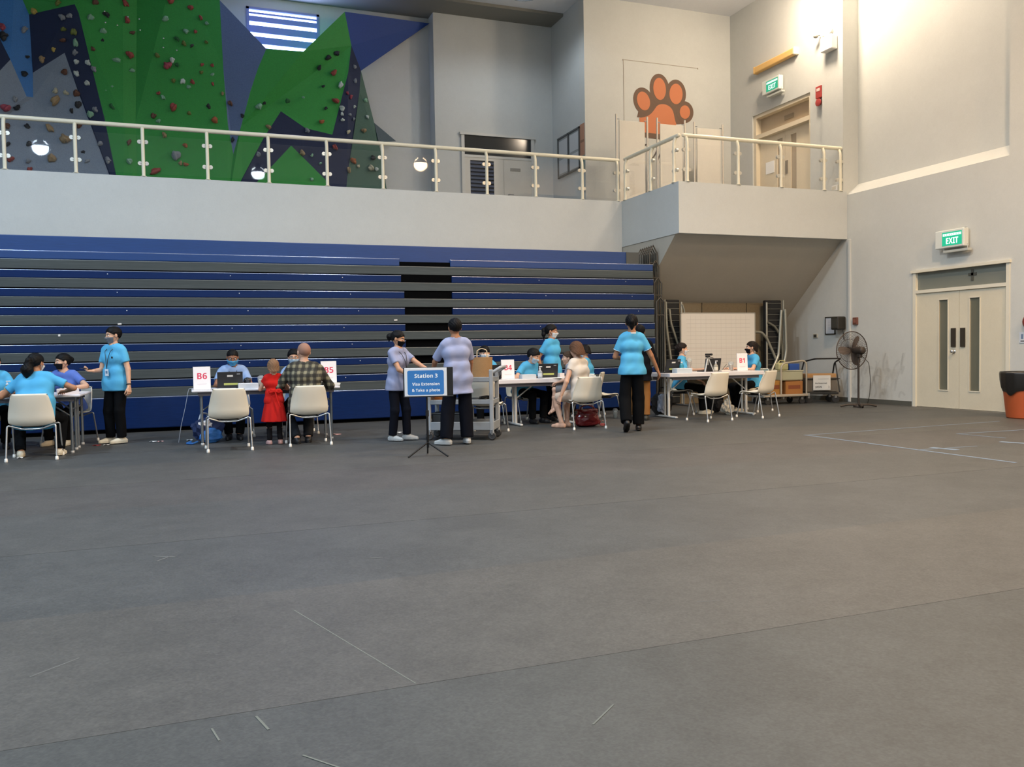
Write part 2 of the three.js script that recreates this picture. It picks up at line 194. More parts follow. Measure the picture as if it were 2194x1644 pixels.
// double door in the hall
function pushPlate(p, z, y, m) { part(p, 'push_plate', [bb(12.935, 12.95, y - .17, y + .17, z - .05, z + .05)], m); }
{
  const d = thing('door_1', 'cream double door with narrow glass strips beside the orange bin', 'door'); d.userData.kind = 'structure';
  const fm = M(0xdcd7c6, .5), lm = M(0xdcd4be, .48, 0, { map: plasterT }), gm = M(0x6e6e60, .12, 0), gm2 = M(0x7b7f77, .18);
  part(d, 'frame', [bb(12.925, 13.05, 0, 2.59, -12.47, -12.4), bb(12.925, 13.05, 0, 2.59, -10.49, -10.42), bb(12.9, 13.05, 2.54, 2.59, -12.5, -10.4), bb(12.925, 13.05, 2.15, 2.21, -12.4, -10.49)], fm);
  part(d, 'transom_pane', [bb(12.985, 13.0, 2.21, 2.54, -12.4, -10.49)], gm2, 'grey transom glass');
  part(d, 'transom_cross', [bb(12.975, 12.986, 2.3, 2.5, -11.22, -11.17), bb(12.975, 12.986, 2.39, 2.44, -11.28, -11.11)], M(0x4b4c45, .6), 'dark cross sticker');
  for (const [z0, z1, w0, w1] of [[-12.4, -11.447, -11.88, -11.69], [-11.441, -10.49, -11.22, -11.02]]) {
    const leaf = part(d, 'door_leaf', [exX(rect(z0, z1, .01, 2.15), 12.955, 13.0, [rect(w0, w1, .34, 2.0)])], lm);
    part(leaf, 'glass_strip', [bb(12.972, 12.98, .34, 2.0, w0, w1)], gm);
    part(leaf, 'glazing_bead', [bb(12.945, 12.96, .325, .345, w0 - .015, w1 + .015), bb(12.945, 12.96, 1.995, 2.01, w0 - .015, w1 + .015), bb(12.945, 12.96, .34, 2, w0 - .015, w0), bb(12.945, 12.96, .34, 2, w1, w1 + .015)], fm);
  }
  const pm = M(0x4c463e, .4, .5); pushPlate(d, -11.56, 1.3, pm); pushPlate(d, -11.36, 1.3, pm);
  part(d, 'door_knob', [lathe([[0, 0], [.035, 0], [.035, .008], [.012, .012], [.012, .035], [.03, .05], [.03, .07], [0, .08]]).rotateZ(PI / 2).translate(12.955, 1.05, -11.55)], chrome);
}
// balcony door in the right wall
{
  const d = thing('door_2', 'cream balcony double door below the upper exit sign', 'door'); d.userData.kind = 'structure';
  const fm = M(0xdccfb6, .5), lm = M(0xe0d2b8, .5, 0, { map: plasterT }), gm = M(0xa99a84, .2);
  part(d, 'frame', [bb(12.97, 13.2, 4.15, 6.78, -17.38, -17.28), bb(12.97, 13.2, 4.15, 6.78, -15.4, -15.33), bb(12.97, 13.2, 6.7, 6.78, -17.28, -15.4), bb(12.97, 13.2, 6.2, 6.3, -17.28, -15.4)], fm);
  part(d, 'transom_pane', [bb(13.12, 13.14, 6.3, 6.7, -17.28, -15.4)], M(0xb3a288, .3));
  part(d, 'number_plate', [bb(13.1, 13.12, 6.45, 6.55, -16.4, -16.1)], M(0x8d7f69, .5));
  for (const [z0, z1, w0, w1] of [[-17.28, -16.345, -16.63, -16.44], [-16.338, -15.4, -16.15, -15.96]]) {
    const leaf = part(d, 'door_leaf', [exX(rect(z0, z1, 4.16, 6.2), 13.08, 13.13, [rect(w0, w1, 4.5, 6.06)])], lm);
    part(leaf, 'glass_strip', [bb(13.1, 13.11, 4.5, 6.06, w0, w1)], gm);
  }
  part(d, 'notice_sheet', [bb(13.07, 13.079, 5.32, 5.6, -17.05, -16.74)], paperM);
  part(d, 'push_plate', [bb(13.065, 13.08, 5.2, 5.5, -16.33, -16.25)], M(0x8d8478, .4, .5));
}
// service door in the balcony back wall
{
  const d = thing('door_3', 'pale service door with dark louvred panel behind the glass railing', 'door'); d.userData.kind = 'structure';
  const fm = M(0xc9c9c4, .5), lm = M(0xd0cec6, .5, 0, { map: plasterT });
  part(d, 'frame', [bb(6.4, 6.48, 4.15, 6.6, -20.18, -20.13), bb(8.25, 8.33, 4.15, 6.6, -20.18, -20.13), bb(6.36, 8.37, 6.54, 6.6, -20.18, -20.11), bb(6.48, 8.25, 6.0, 6.06, -20.18, -20.13)], fm);
  part(d, 'transom_pane', [bb(6.48, 8.25, 6.06, 6.54, -20.18, -20.155)], M(0x2f3233, .12), 'dark transom glass');
  const l1 = part(d, 'door_leaf', [exZ(rect(6.48, 7.5, 4.16, 6.0), -20.178, -20.14, [rect(6.62, 7.24, 4.5, 5.93)])], lm);
  part(d, 'door_leaf', [bb(7.506, 8.25, 4.16, 6.0, -20.178, -20.14)], lm);
  const lv = M(0x3d4458, .5); part(l1, 'louvre_backing', [bb(6.62, 7.24, 4.5, 5.93, -20.178, -20.17)], M(0x23262f, .6));
  for (let i = 0; i < 15; i++) part(l1, 'louvre_slat', [bx(.62, .075, .012).rotateX(-.5).translate(6.93, 4.56 + i * .094, -20.158)], lv);
  part(d, 'name_plate', [bb(7.68, 7.95, 5.72, 5.79, -20.14, -20.13)], M(0x8f8d86, .5));
  part(d, 'door_handle', [bar([7.62, 5.12, -20.08], [7.74, 5.12, -20.08], .012), bar([7.62, 5.12, -20.14], [7.62, 5.12, -20.08], .012)], steel);
}

{ // grey scuffs rubbed onto the wall beside the trolleys and the fan
  const c = document.createElement('canvas'); c.width = 512; c.height = 256; const g = c.getContext('2d'); g.clearRect(0, 0, 512, 256); let q = 7; const r = () => { q = (q * 1664525 + 1013904223) >>> 0; return q / 4294967296; };
  for (let i = 0; i < 70; i++) { const x = 30 + r() * 440, y = 60 + r() * 180; g.strokeStyle = `rgba(95,90,82,${.02 + r() * .08})`; g.lineWidth = 4 + r() * 16; g.lineCap = 'round'; g.beginPath(); g.moveTo(x, y); g.quadraticCurveTo(x + (r() - .3) * 40, y - 20 - r() * 40, x + (r() - .2) * 60, y - r() * 120); g.stroke(); }
  const t = new THREE.CanvasTexture(c); t.colorSpace = THREE.SRGBColorSpace; t.magFilter = THREE.LinearFilter;
  part(wallRight, 'scuff_stain', new THREE.PlaneGeometry(2.0, .95).rotateY(-PI / 2).translate(XR - .0015, .55, -13.55), new THREE.MeshStandardMaterial({ map: t, transparent: true, roughness: .85 }));
}
// ================================================================ climbing wall
{
  const cw = thing('climbing_wall', 'faceted green, navy and grey climbing wall behind the balcony railing', 'climbing wall');
  const col = { 'sky blue': 0x3d84d0, navy: 0x172a52, 'pale grey': 0x94a3b6, green: 0x34a347, slate: 0x6a83b0, blue: 0x1d499c, 'green grey': 0x4d7062, 'dark grey': 0x5c6b70 };
  const mats = {}; for (const k in col) mats[k] = M(col[k], .62, 0, { map: grainT, bumpMap: plasterB, bumpScale: .0015 });
  for (const [tone, idx] of CP) {
    const pts = idx.map(i => V3(...CV[i])), flat = pts.map(p => new THREE.Vector2(p.x, p.y)), pos = [];
    const cw2 = THREE.ShapeUtils.area(flat) < 0; const order = cw2 ? [...pts].reverse() : pts, f2 = cw2 ? [...flat].reverse() : flat;
    for (const [a, b, c] of THREE.ShapeUtils.triangulateShape(f2, [])) {
      for (const i of [a, b, c]) pos.push(order[i].x, order[i].y, order[i].z);
      for (const i of [a, c, b]) pos.push(order[i].x, order[i].y, order[i].z - .03);
    }
    order.forEach((p, i) => { const q = order[(i + 1) % order.length];
      pos.push(p.x, p.y, p.z, p.x, p.y, p.z - .03, q.x, q.y, q.z, q.x, q.y, q.z, p.x, p.y, p.z - .03, q.x, q.y, q.z - .03); });
    const g = new THREE.BufferGeometry(); g.setAttribute('position', new THREE.Float32BufferAttribute(pos, 3)); g.computeVertexNormals();
    part(cw, 'climbing_panel', [mapUV(g)], mats[tone], tone + ' panel');
  }
  const hc = { p: 0xa84c5c, d: 0x2b2f33, g: 0x8b929a, b: 0x6b4a3c, r: 0x9e4c46, y: 0xb9a558, o: 0x6f7a3c, t: 0xa08a68, m: 0x86b59a, w: 0xc9d6d2, c: 0xc4bfa4, e: 0x2d6a3d, a: 0xa8643f }, hm = {};
  for (const k in hc) hm[k] = M(hc[k], .6);
  const shapes = [0, 1, 2, 3, 4].map(k => { const g = new THREE.IcosahedronGeometry(1, 2), p = g.attributes.position;
    for (let i = 0; i < p.count; i++) { const v = V3(p.getX(i), p.getY(i), p.getZ(i)); const n = 1 + .22 * Math.sin(3.1 * v.x + k * 2) * Math.cos(2.7 * v.y + k) + .12 * Math.sin(6 * v.y + 3 * v.x + k); v.multiplyScalar(n); v.z = Math.max(v.z, -.5); p.setXYZ(i, v.x, v.y, v.z); }
    g.computeVertexNormals(); return g; });
  HOLDS.forEach(([x, y, z, r, c], i) => { const h = part(cw, 'climbing_hold', shapes[i % 5], hm[c]); const a = rr(.75, 1.15); h.scale.set(r * a, r * (1.75 - a) * 1.05, r * .85); h.rotation.z = rr(0, 6.28); h.position.set(x, y, z + r * .3); });
  // T-nut points of light metal on the green panel
  const bolt = M(0xe4efe8, .25, .9); for (const [x, y] of [[-1.47, 8.5], [-1.02, 8.44], [-.8, 8.42], [-1.46, 8.27], [-1.23, 8.24], [-.79, 8.19], [-.33, 8.07], [-.34, 7.87], [-.07, 7.84]]) part(cw, 'bolt', [sph(.018, x, y, -20.02, 1, 1, .6, 8, 6)], bolt);
}
// ================================================================ bleachers
{
  const b = thing('bleachers', 'closed telescopic bleachers of blue seat planks and grey risers', 'bleachers');
  const blue = P3(0x112a5c, .25, .45, { map: grainT }), blueTop = M(0x1c427e, .36, 0, { map: grainT }), grey = P3(0x5b6364, .65, .4, { map: floorT }), dark = P3(0x050607, .9, .1), nose = M(0xaebbd8, .25, .75), noseG = M(0x9fa3a3, .35, .6), bolt = M(0xd5d8dc, .3, .8);
  const X0 = XL + .05, X1 = 8.6, N0 = 3.52, N1 = 4.45, zf = -14.66, R = .287;
  part(b, 'backing', [bb(X0, X1 - .02, .03, 2.8, -15.4, zf - .09)], dark);
  const plank = (x0, x1, y0, y1, z, t, r) => new RoundedBoxGeometry(x1 - x0, y1 - y0, t, 3, r).translate((x0 + x1) / 2, (y0 + y1) / 2, z - t / 2);
  for (let k = 0; k < 8; k++) {
    const top = 2.72 - R * k, z = zf - .012 * (7 - k);
    part(b, 'riser_plank', [plank(X0, X1, top - .145, top, z, .06, .006)], grey);
    part(b, 'nosing', [bar([X0, top - .004, z - .004], [X1, top - .004, z - .004], .0045, .0045, 8)], noseG);
    if (k < 7) for (const [x0, x1] of [[X0, N0 + (k > 0 ? .05 : 0)], [N1, X1]]) { part(b, 'seat_plank', [plank(x0, x1, top - R + .002, top - .165, z + .022, .09, .012)], blue); part(b, 'nosing', [bar([x0 + .002, top - .17, z + .016], [x1 - .002, top - .17, z + .016], .0075, .0075, 10)], nose); }
  }
  for (const [x0, x1] of [[X0, N0 - .02], [N1 - .02, X1]]) part(b, 'seat_plank', [plank(x0, x1, 2.722, 2.85, zf - .075, .09, .016)], blueTop);
  for (const [x0, x1] of [[X0, N0 - .02], [N1 - .02, X1]]) part(b, 'nosing', [bar([x0, 2.846, zf - .082], [x1, 2.846, zf - .082], .007, .007, 10)], nose);
  part(b, 'kick_nosing', [bar([X0, .556, zf + .004], [X1, .556, zf + .004], .008, .008, 10)], nose);
  part(b, 'top_panel', [plank(X0, 8.25, 2.722, 3.085, zf - .12, .1, .01)], blueTop);
  part(b, 'end_box', [bb(8.02, 8.3, 2.86, 3.08, -15.5, zf - .1)], M(0x4a4d4c, .7));
  part(b, 'kick_panel', [plank(X0, X1, .06, .56, zf + .01, .1, .02)], blue);
  part(b, 'plinth', [bb(X0, X1, 0, .06, -15.2, zf - .06)], dark);
  for (const x of [X1 - .0]) part(b, 'end_panel', [bb(x - .02, x, .05, 2.72, -15.5, zf - .1)], M(0x24282c, .7));
  for (let k = 0; k < 7; k++) for (let x = -3; x < 8.5; x += 1.83) if (x < N0 - .1 || x > N1 + .1) part(b, 'bolt', [sph(.009, x + .13 * (k % 3), 2.72 - R * k - .215, zf - .012 * (7 - k) + .023, 1, 1, .5, 6, 4)], bolt);
}
// paper scraps caught on the rows and lying on the floor
const scrapMat = [M(0xe8e6e2, .8), M(0xb5423f, .7), M(0xd9a7a2, .8)];
function scrap(x, y, z, w, d, m, label, vertical) {
  const g = new THREE.PlaneGeometry(w, d, 3, 2), p = g.attributes.position; for (let i = 0; i < p.count; i++) p.setZ(i, .006 * Math.sin(i * 2.3) + .006);
  g.computeVertexNormals(); const t = mesh(numbered('paper_scrap'), [vertical ? g : g.rotateX(-PI / 2).rotateY(rr(-.6, .6))], m); t.material.side = THREE.DoubleSide;
  t.position.set(x, y, z); t.userData = { label, category: 'scrap', group: 'paper scraps by the bleachers' }; scene.add(t);
}
scrap(-1.02, 1.722, -14.701, .055, .022, scrapMat[0], 'white scrap on a bleacher row above the standing man with phone', 1);
scrap(-1.87, 1.55, -14.693, .03, .03, scrapMat[0], 'small white scrap on a grey riser above the ponytail woman', 1);
scrap(3.4, 1.77, -14.704, .06, .02, scrapMat[0], 'white scrap stuck on a riser beside the dark aisle gap', 1);
const FS = [[-1.22, -12.75, .1, 1], [-1.1, -12.75, .08, 0], [-.52, -12.9, .09, 0], [-.42, -12.86, .09, 2], [-.04, -12.85, .09, 0], [.22, -12.72, .09, 1], [-1.95, -11.62, .07, 0], [1.98, -12.6, .15, 2], [2.86, -12.4, .12, 0], [3.0, -12.45, .11, 0], [5.95, -12.1, .1, 2], [6.4, -12.6, .08, 2]];
const FL = ['red and white wrapper right of the leftmost table legs', 'white wrapper just left of the cream shoes', 'white wrapper right of the cream shoes', 'pink wrapper right of the cream shoes', 'pale wrapper midway to the backpack', 'red wrapper beside the backpack', 'white scrap between the leftmost chair legs', 'long pink wrapper right of table B5', 'white scrap left of the cart wheels', 'second white scrap left of the cart wheels', 'pink scrap behind the red handbag', 'pink scrap near the empty side chair'];
FS.forEach(([x, z, w, m], i) => scrap(x, .004, z, w, .05, scrapMat[m], FL[i]));
// stacked guard rails at the end of the bleachers
const GRAIL = M(0x55514a, .45, .5);
for (let i = 0; i < 10; i++) {
  const railDark = GRAIL, z = -14.72 - .085 * i, top = i < 1 ? 2.2 : i < 2 ? 2.6 : i < 3 ? 2.95 : 3.27 - .004 * i;
  const t = thing('guard_rail', ['lowest hooped guard rail at the front of the stack by the bleacher end', 'second hooped guard rail from the front of the bleacher end stack', 'third hooped guard rail from the front of the bleacher end stack'][i] ?? 'tall hooped guard rail stacked behind others at the bleacher end', 'guard rail', [8.66, 0, z], 0, 'guard rails stacked at the bleacher end');
  part(t, 'hoop', [bent([[0, .02, 0], [0, top, 0], [.17, top, 0], [.17, .02, 0]], .017, .07)], railDark);
  part(t, 'crossbar', [bar([0, top - .35, 0], [.17, top - .35, 0], .012), bar([0, .3, 0], [.17, .3, 0], .012)], railDark);
}
// ================================================================ balcony railings
const clampM = M(0xd2cfc5, .35, .6);
function railing(label, pts, posts, n0) {   // pts = [x,z] ends; posts = distances along
  const [a, b] = pts, L = Math.hypot(b[0] - a[0], b[1] - a[1]), t = thing('balcony_railing', label, 'railing', [a[0], 4.4, a[1]], -Math.atan2(b[1] - a[1], b[0] - a[0]), 'white railings with glass panels on the balcony');
  part(t, 'handrail', [new THREE.CapsuleGeometry(.04, L - .07, 6, 14).rotateZ(PI / 2).translate(L / 2, .9, 0)], railM);
  posts.forEach((d, i) => {
    const g = mg([bent([[d, 0, n0 * .05], [d, .78, n0 * .05], [d, .885, 0]], .031, .05, 10), lathe([[0, 0], [.05, 0], [.05, .012], [.033, .016]]).translate(d, 0, n0 * .05)]);
    const p = part(t, 'post', g, railM);
    for (const y of [.24, .62]) part(p, 'clamp', [new THREE.CylinderGeometry(.036, .036, .05, 14).rotateX(PI / 2).translate(d + .055, y, n0 * .02), new THREE.CylinderGeometry(.036, .036, .05, 14).rotateX(PI / 2).translate(d - .055, y, n0 * .02), bar([d - .045, y, n0 * .04], [d + .045, y, n0 * .04], .012)], clampM);
    if (i + 1 < posts.length) part(t, 'glass_panel', [bb(d + .02, posts[i + 1] - .02, .07, .74, -.005 + n0 * .015, .005 + n0 * .015)], glassM);
  });
}
const mainPosts = []; for (let i = -5; i < 12; i++) mainPosts.push(-2.83 + i * 1.078 + 8.9); mainPosts[mainPosts.length - 1] = 17.7; mainPosts.push();
railing('long white railing with clear glass in front of the climbing wall', [[-8.9, -16.6], [8.87, -16.6]], mainPosts, 1);
railing('short white railing on the left side of the projecting bay', [[8.94, -16.5], [8.94, -14.28]], [.12, 1.2, 2.1], 1);
railing('white railing with clear glass along the front of the projecting bay', [[9.0, -14.28], [12.86, -14.28]], [.08, 1.25, 2.28, 3.36, 3.78], 1);
// ================================================================ lamps
function highBay([x, z, color, cd, Y = 9.1, round], i) {
  const t = thing('high_bay_lamp', ['front left', 'front middle', 'front right', 'middle right', 'middle left', 'centre', 'rear left', 'rear middle', 'rear right', 'warm balcony', 'cool balcony', 'recess side'][i] + ' round high bay lamp hanging under the ceiling', 'lamp', [x, Y, z], 0, 'high bay lamps');
  part(t, 'reflector', [lathe([[.11, .2], [.13, .19], [.34, 0], [.35, 0], [.14, .21], [.11, .22]], 28)], M(0x6c6f72, .6, .3));
  part(t, 'housing', [lathe([[0, .4], [.1, .4], [.12, .38], [.12, .2], [0, .2]], 20)], M(0x5b5e61, .5, .5));
  part(t, 'hanger', [bar([0, .39, 0], [0, HC - Y, 0], .01)], steel);
  part(t, 'lens', [new THREE.CylinderGeometry(.2, .2, .012, 28).translate(0, .09, 0)], M(0xffffff, .4, 0, { emissive: color, emissiveIntensity: 14 }));
  const l = round ? new THREE.PointLight(color, cd, 0, 2) : new THREE.SpotLight(color, cd, 0, 1.45, .35, 2); l.position.set(x, Y - (round ? .1 : .01), z); if (!round) { l.target.position.set(x, 0, z); scene.add(l.target); } l.castShadow = true; l.shadow.radius = 14; l.shadow.mapSize.set(2048, 2048); l.shadow.bias = -.0005;
  scene.add(l);
}
[...HALL_LAMPS, BALCONY_LAMP, BALCONY_COOL, WALL_LAMP].forEach(highBay);
// ================================================================ wall fittings
function exitSign(label, x, y, z, w, h, turn, em) {
  const t = thing('exit_sign', label, 'exit sign', [x, y, z], turn);
  const tex = canvasTex(256, 128, (g, W, H) => { g.fillStyle = '#0d8a66'; g.fillRect(0, 0, W, H); g.fillStyle = '#eafff6'; g.fillRect(10, 14, W - 20, 22); g.font = 'bold 78px sans-serif'; g.textAlign = 'center'; g.fillText('EXIT', W / 2, 112); g.fillStyle = '#0d8a66'; for (let i = 0; i < 7; i++) g.fillRect(26 + i * 31, 19, 9, 12); });
  part(t, 'casing', [rb(w + .2, h + .08, .12, .015, -.06, 0, .02)], M(0xd9dcd6, .4));
  part(t, 'lit_face', [new THREE.PlaneGeometry(w, h).translate(.0, 0, .083)], M(0x111111, .5, 0, { emissive: 0xffffff, emissiveMap: tex, emissiveIntensity: em }), 'glowing green EXIT face');
  part(t, 'bracket', [bb(-w / 2, w / 2 + .1, -h / 2 - .12, -h / 2 - .08, -.04, .06), bar([-w / 2, -h / 2 - .1, .04], [-w / 2, -h / 2, .04], .006), bar([w / 2 + .08, -h / 2 - .1, .04], [w / 2 + .08, -h / 2, .04], .006), bar([-w / 2 - .12, h / 2 + .04, .04], [w / 2 + .06, h / 2 + .05, .04], .008)], M(0xb9bcb6, .4));
}
exitSign('green EXIT sign glowing above the hall double door', XR - .08, 3.07, -11.45, .42, .24, -PI / 2, 1.3);
exitSign('green EXIT sign above the balcony door', XR - .08, 7.25, -16.43, .42, .24, -PI / 2, 1.1);
{
  const t = thing('wall_light', 'long wooden-toned batten light above the upper exit sign', 'wall light', [XR - .06, 7.8, -16.45], 0);
  part(t, 'housing', [rb(.12, .16, 1.42, .03)], M(0xe0b56e, .5)); part(t, 'end_cap', [rb(.13, .17, .07, .02, 0, 0, .72)], M(0xe8dcc0, .5)); part(t, 'end_cap', [rb(.13, .17, .05, .02, 0, 0, -.71)], M(0xe0b56e, .5));
  const e = thing('emergency_light', 'white twin-head emergency light on the pilaster', 'emergency light', [XR - .16, 7.55, -14.56], 0);
  part(e, 'case', [rb(.16, .3, .34, .02)], whiteP); for (const z of [-.11, .11]) { const l = part(e, 'lamp_head', [lathe([[0, 0], [.03, 0], [.065, .08], [.065, .1], [0, .1]], 16).rotateZ(PI / 2.4).translate(.02, .21, z)], M(0xd5d3cb, .3)); part(l, 'stem', [bar([0, .14, z], [0, .2, z], .012)], greyPl); }
  const c = thing('security_camera', 'small grey security camera left of the emergency light', 'camera', [XR - .05, 7.89, -14.98], 0);
  part(c, 'arm', [bar([.05, .0, 0], [-.06, -.02, 0], .014)], greyPl); part(c, 'body', [sph(.05, -.09, -.04, 0, 1.1, .8, 1)], M(0x8e8c84, .4));
  const a = thing('fire_alarm', 'red fire alarm box with sounder beside the balcony door', 'fire alarm', [XR - .04, 6.55, -14.98], 0);
  part(a, 'call_box', [rb(.08, .26, .18, .012, 0, .12, 0)], M(0xa33a36, .45)); part(a, 'sounder', [lathe([[0, 0], [.05, 0], [.08, .05], [.08, .07], [0, .07]], 18).rotateZ(PI / 2).translate(.02, -.1, 0)], M(0xa33a36, .4)); part(a, 'label_plate', [bb(-.045, -.04, .14, .2, -.05, .05)], M(0xe7c9bf, .6));
  const p = thing('junction_box', 'small white socket box at the foot of the pilaster', 'socket', [XR - .12, 4.5, -14.4], 0);
  part(p, 'box', [rb(.1, .12, .16, .01)], whiteP); part(p, 'socket_face', [bb(-.056, -.05, -.035, .035, -.055, .055)], M(0xcfcabc, .5));
  const n = thing('wall_thermostat', 'small round control on the wall left of the balcony door', 'control', [XR - .02, 5.1, -17.65], 0);
  part(n, 'base', [lathe([[0, 0], [.06, 0], [.05, .03], [0, .03]], 16).rotateZ(PI / 2)], M(0xb3a896, .5)); part(n, 'dial', [lathe([[0, .03], [.03, .03], [.03, .05], [0, .05]], 14).rotateZ(PI / 2)], M(0x9b917f, .5));
}
{ // lower right wall
  const f = thing('framed_notice', 'framed white notice beside the black wall speaker', 'notice', [XR - .015, 1.62, -14.7], 0);
  part(f, 'frame', [bb(-.015, .012, -.19, -.17, -.15, .15), bb(-.015, .012, .17, .19, -.15, .15), bb(-.015, .012, -.19, .19, -.15, -.135), bb(-.015, .012, -.19, .19, .135, .15)], M(0x34322d, .5));
  const tx = canvasTex(128, 160, (g) => { g.fillStyle = '#c9cbd0'; g.fillRect(0, 0, 128, 160); g.fillStyle = '#9aa0aa'; for (let i = 0; i < 9; i++) g.fillRect(30, 30 + i * 11, 60 + (i * 17) % 20, 3); });
  part(f, 'sheet', [new THREE.PlaneGeometry(.27, .34).rotateY(-PI / 2).translate(-.004, 0, 0)], M(0xffffff, .7, 0, { map: tx }));
  const s = thing('wall_speaker', 'black box speaker mounted on the wall behind the fan', 'speaker', [XR - .13, 1.66, -14.33], 0);
  part(s, 'cabinet', [rb(.22, .28, .22, .03)], M(0x2a2822, .55)); part(s, 'grille', [rb(.012, .2, .16, .005, -.112, 0, 0)], M(0x3b3a33, .8)); part(s, 'bracket', [bb(.1, .13, -.05, .05, -.03, .03)], blackMetal);
  part(s, 'cable_loop', [tube([[0, -.13, .12], [.02, -.25, .14], [.05, -.36, .12], [.06, -.3, .08], [.05, -.14, .08]], .006, 20, 6)], blackM);
  const o = thing('wall_socket', 'small wall socket above the loaded trolleys', 'socket', [XR - .01, 1.41, -15.17], 0);
  part(o, 'plate', [rb(.02, .09, .13, .006)], M(0xbab5a5, .5)); part(o, 'outlet', [bb(-.014, -.009, -.03, .03, -.045, .045)], M(0x3d3a33, .6));
  const r = thing('call_point', 'small red-brown fire call point right of the cover strip', 'call point', [XR - .025, 1.69, -13.95], 0);
  part(r, 'box', [rb(.05, .15, .12, .01)], M(0x6d4438, .5)); part(r, 'button_plate', [bb(-.03, -.025, -.04, .04, -.035, .035)], M(0x8a5a4c, .5));
  const b = thing('fire_bell', 'red round fire bell at the right edge above the bin', 'bell', [XR - .03, 1.53, -10.03], 0);
  part(b, 'gong', [lathe([[0, .06], [.08, .055], [.12, .03], [.13, 0], [0, 0]], 20).rotateZ(PI / 2)], M(0x7e2f28, .4)); part(b, 'back_plate', [rb(.02, .14, .14, .01, .02, 0, 0)], M(0x5b2a24, .5));
  const w = thing('wall_notice', 'small pale blue notice at the right edge below the bell', 'notice', [XR - .005, 1.27, -10.1], 0);
  const t2 = canvasTex(96, 64, (g) => { g.fillStyle = '#c8ced6'; g.fillRect(0, 0, 96, 64); g.fillStyle = '#6b7f9c'; g.fillRect(10, 10, 14, 30); g.fillRect(32, 12, 50, 5); g.fillRect(32, 24, 44, 5); g.fillStyle = '#44474c'; g.fillRect(6, 50, 84, 7); });
  part(w, 'card', [bb(-.004, .004, -.09, .09, -.14, .14)], M(0xc8ced6, .6)); part(w, 'print', [new THREE.PlaneGeometry(.27, .17).rotateY(-PI / 2).translate(-.006, 0, 0)], M(0xffffff, .6, 0, { map: t2 }));
}
{ // painted paw emblem, cut from flat sheet, and the hatch outline
  const t = thing('paw_emblem', 'orange and brown paw print on the balcony wall', 'emblem', [10.98, 7.05, -18.268], 0);
  const br = M(0x68503f, .7), og = M(0xc4764d, .7), blob = (x, y, rx, ry, rot, g = 0, z = .002, m) => { const s = new THREE.Shape(); s.absellipse(0, 0, rx + g, ry + g, 0, PI * 2, false, rot); return new THREE.ExtrudeGeometry(s, { depth: .003, bevelEnabled: false, curveSegments: 28 }).translate(x, y, z); };
  const toes = [[-.54, .13, .175, .225, .3], [-.09, .46, .175, .265, .04], [.37, .38, .185, .25, -.1], [.62, -.04, .145, .165, -.2]];
  part(t, 'outline', [...toes.map((a, i) => blob(...a, .1, .0005 * i)), exZ([[-.66, -.05], [-.35, .3], [.0, .35], [.4, .3], [.7, -.1], [.72, -.2], [.6, -.33], [.34, -.36], [-.64, -.27], [-.72, -.27]], -.001, .0025)], br);
  toes.forEach(a => part(t, 'toe_pad', [blob(...a, 0, .0055)], og));
  const s = new THREE.Shape(); s.moveTo(-.66, -.28); s.bezierCurveTo(-.35, -.24, -.3, -.12, -.18, .03); s.bezierCurveTo(-.08, .14, .2, .13, .28, -.05); s.bezierCurveTo(.32, -.15, .32, -.25, .37, -.35); s.lineTo(.3, -.64); s.lineTo(-.64, -.64); s.closePath();
  part(t, 'main_pad', [new THREE.ExtrudeGeometry(s, { depth: .003, bevelEnabled: false }).translate(0, 0, .0055)], og);
  part(t, 'wrist_band', [exZ([[-.64, -.62], [.3, -.64], [.3, -.78], [-.63, -.73]], .002, .0095)], br);
  const wd = thing('wall_lettering', 'dark brush lettering below the paw print', 'lettering', [10.6, 5.97, -18.266], 0);
  const ink = M(0x4a4039, .7); for (const [i, pts] of [[[-.22, -.05], [-.2, .12], [-.08, .17], [-.02, .05]], [[-.02, -.2], [.05, .0], [.14, .16], [.22, .1], [.15, -.05], [.02, -.22]], [[.2, -.22], [.3, -.02], [.42, .16], [.48, .05], [.36, -.12], [.28, -.24]]].entries()) part(wd, 'brush_stroke', [tube(pts.map(p => [p[0], p[1], .0]), .022, 20, 6).scale(1, 1, .15)], ink);
  const h = thing('wall_hatch', 'large flush panel outline around the paw print', 'panel', [10.94, 7.3, -18.268], 0);
  const gm = M(0xa79b8c, .8); part(h, 'edge_bead', [bb(-1.04, -1.03, -.9, .82, 0, .006)], gm); part(h, 'edge_bead', [bb(-1.04, 1.04, .81, .82, 0, .006)], gm); part(h, 'corner_stud', [sph(.02, 1.04, .81, 0, 1, 1, .5, 8, 6), sph(.02, -1.04, .81, 0, 1, 1, .5, 8, 6)], gm);
}
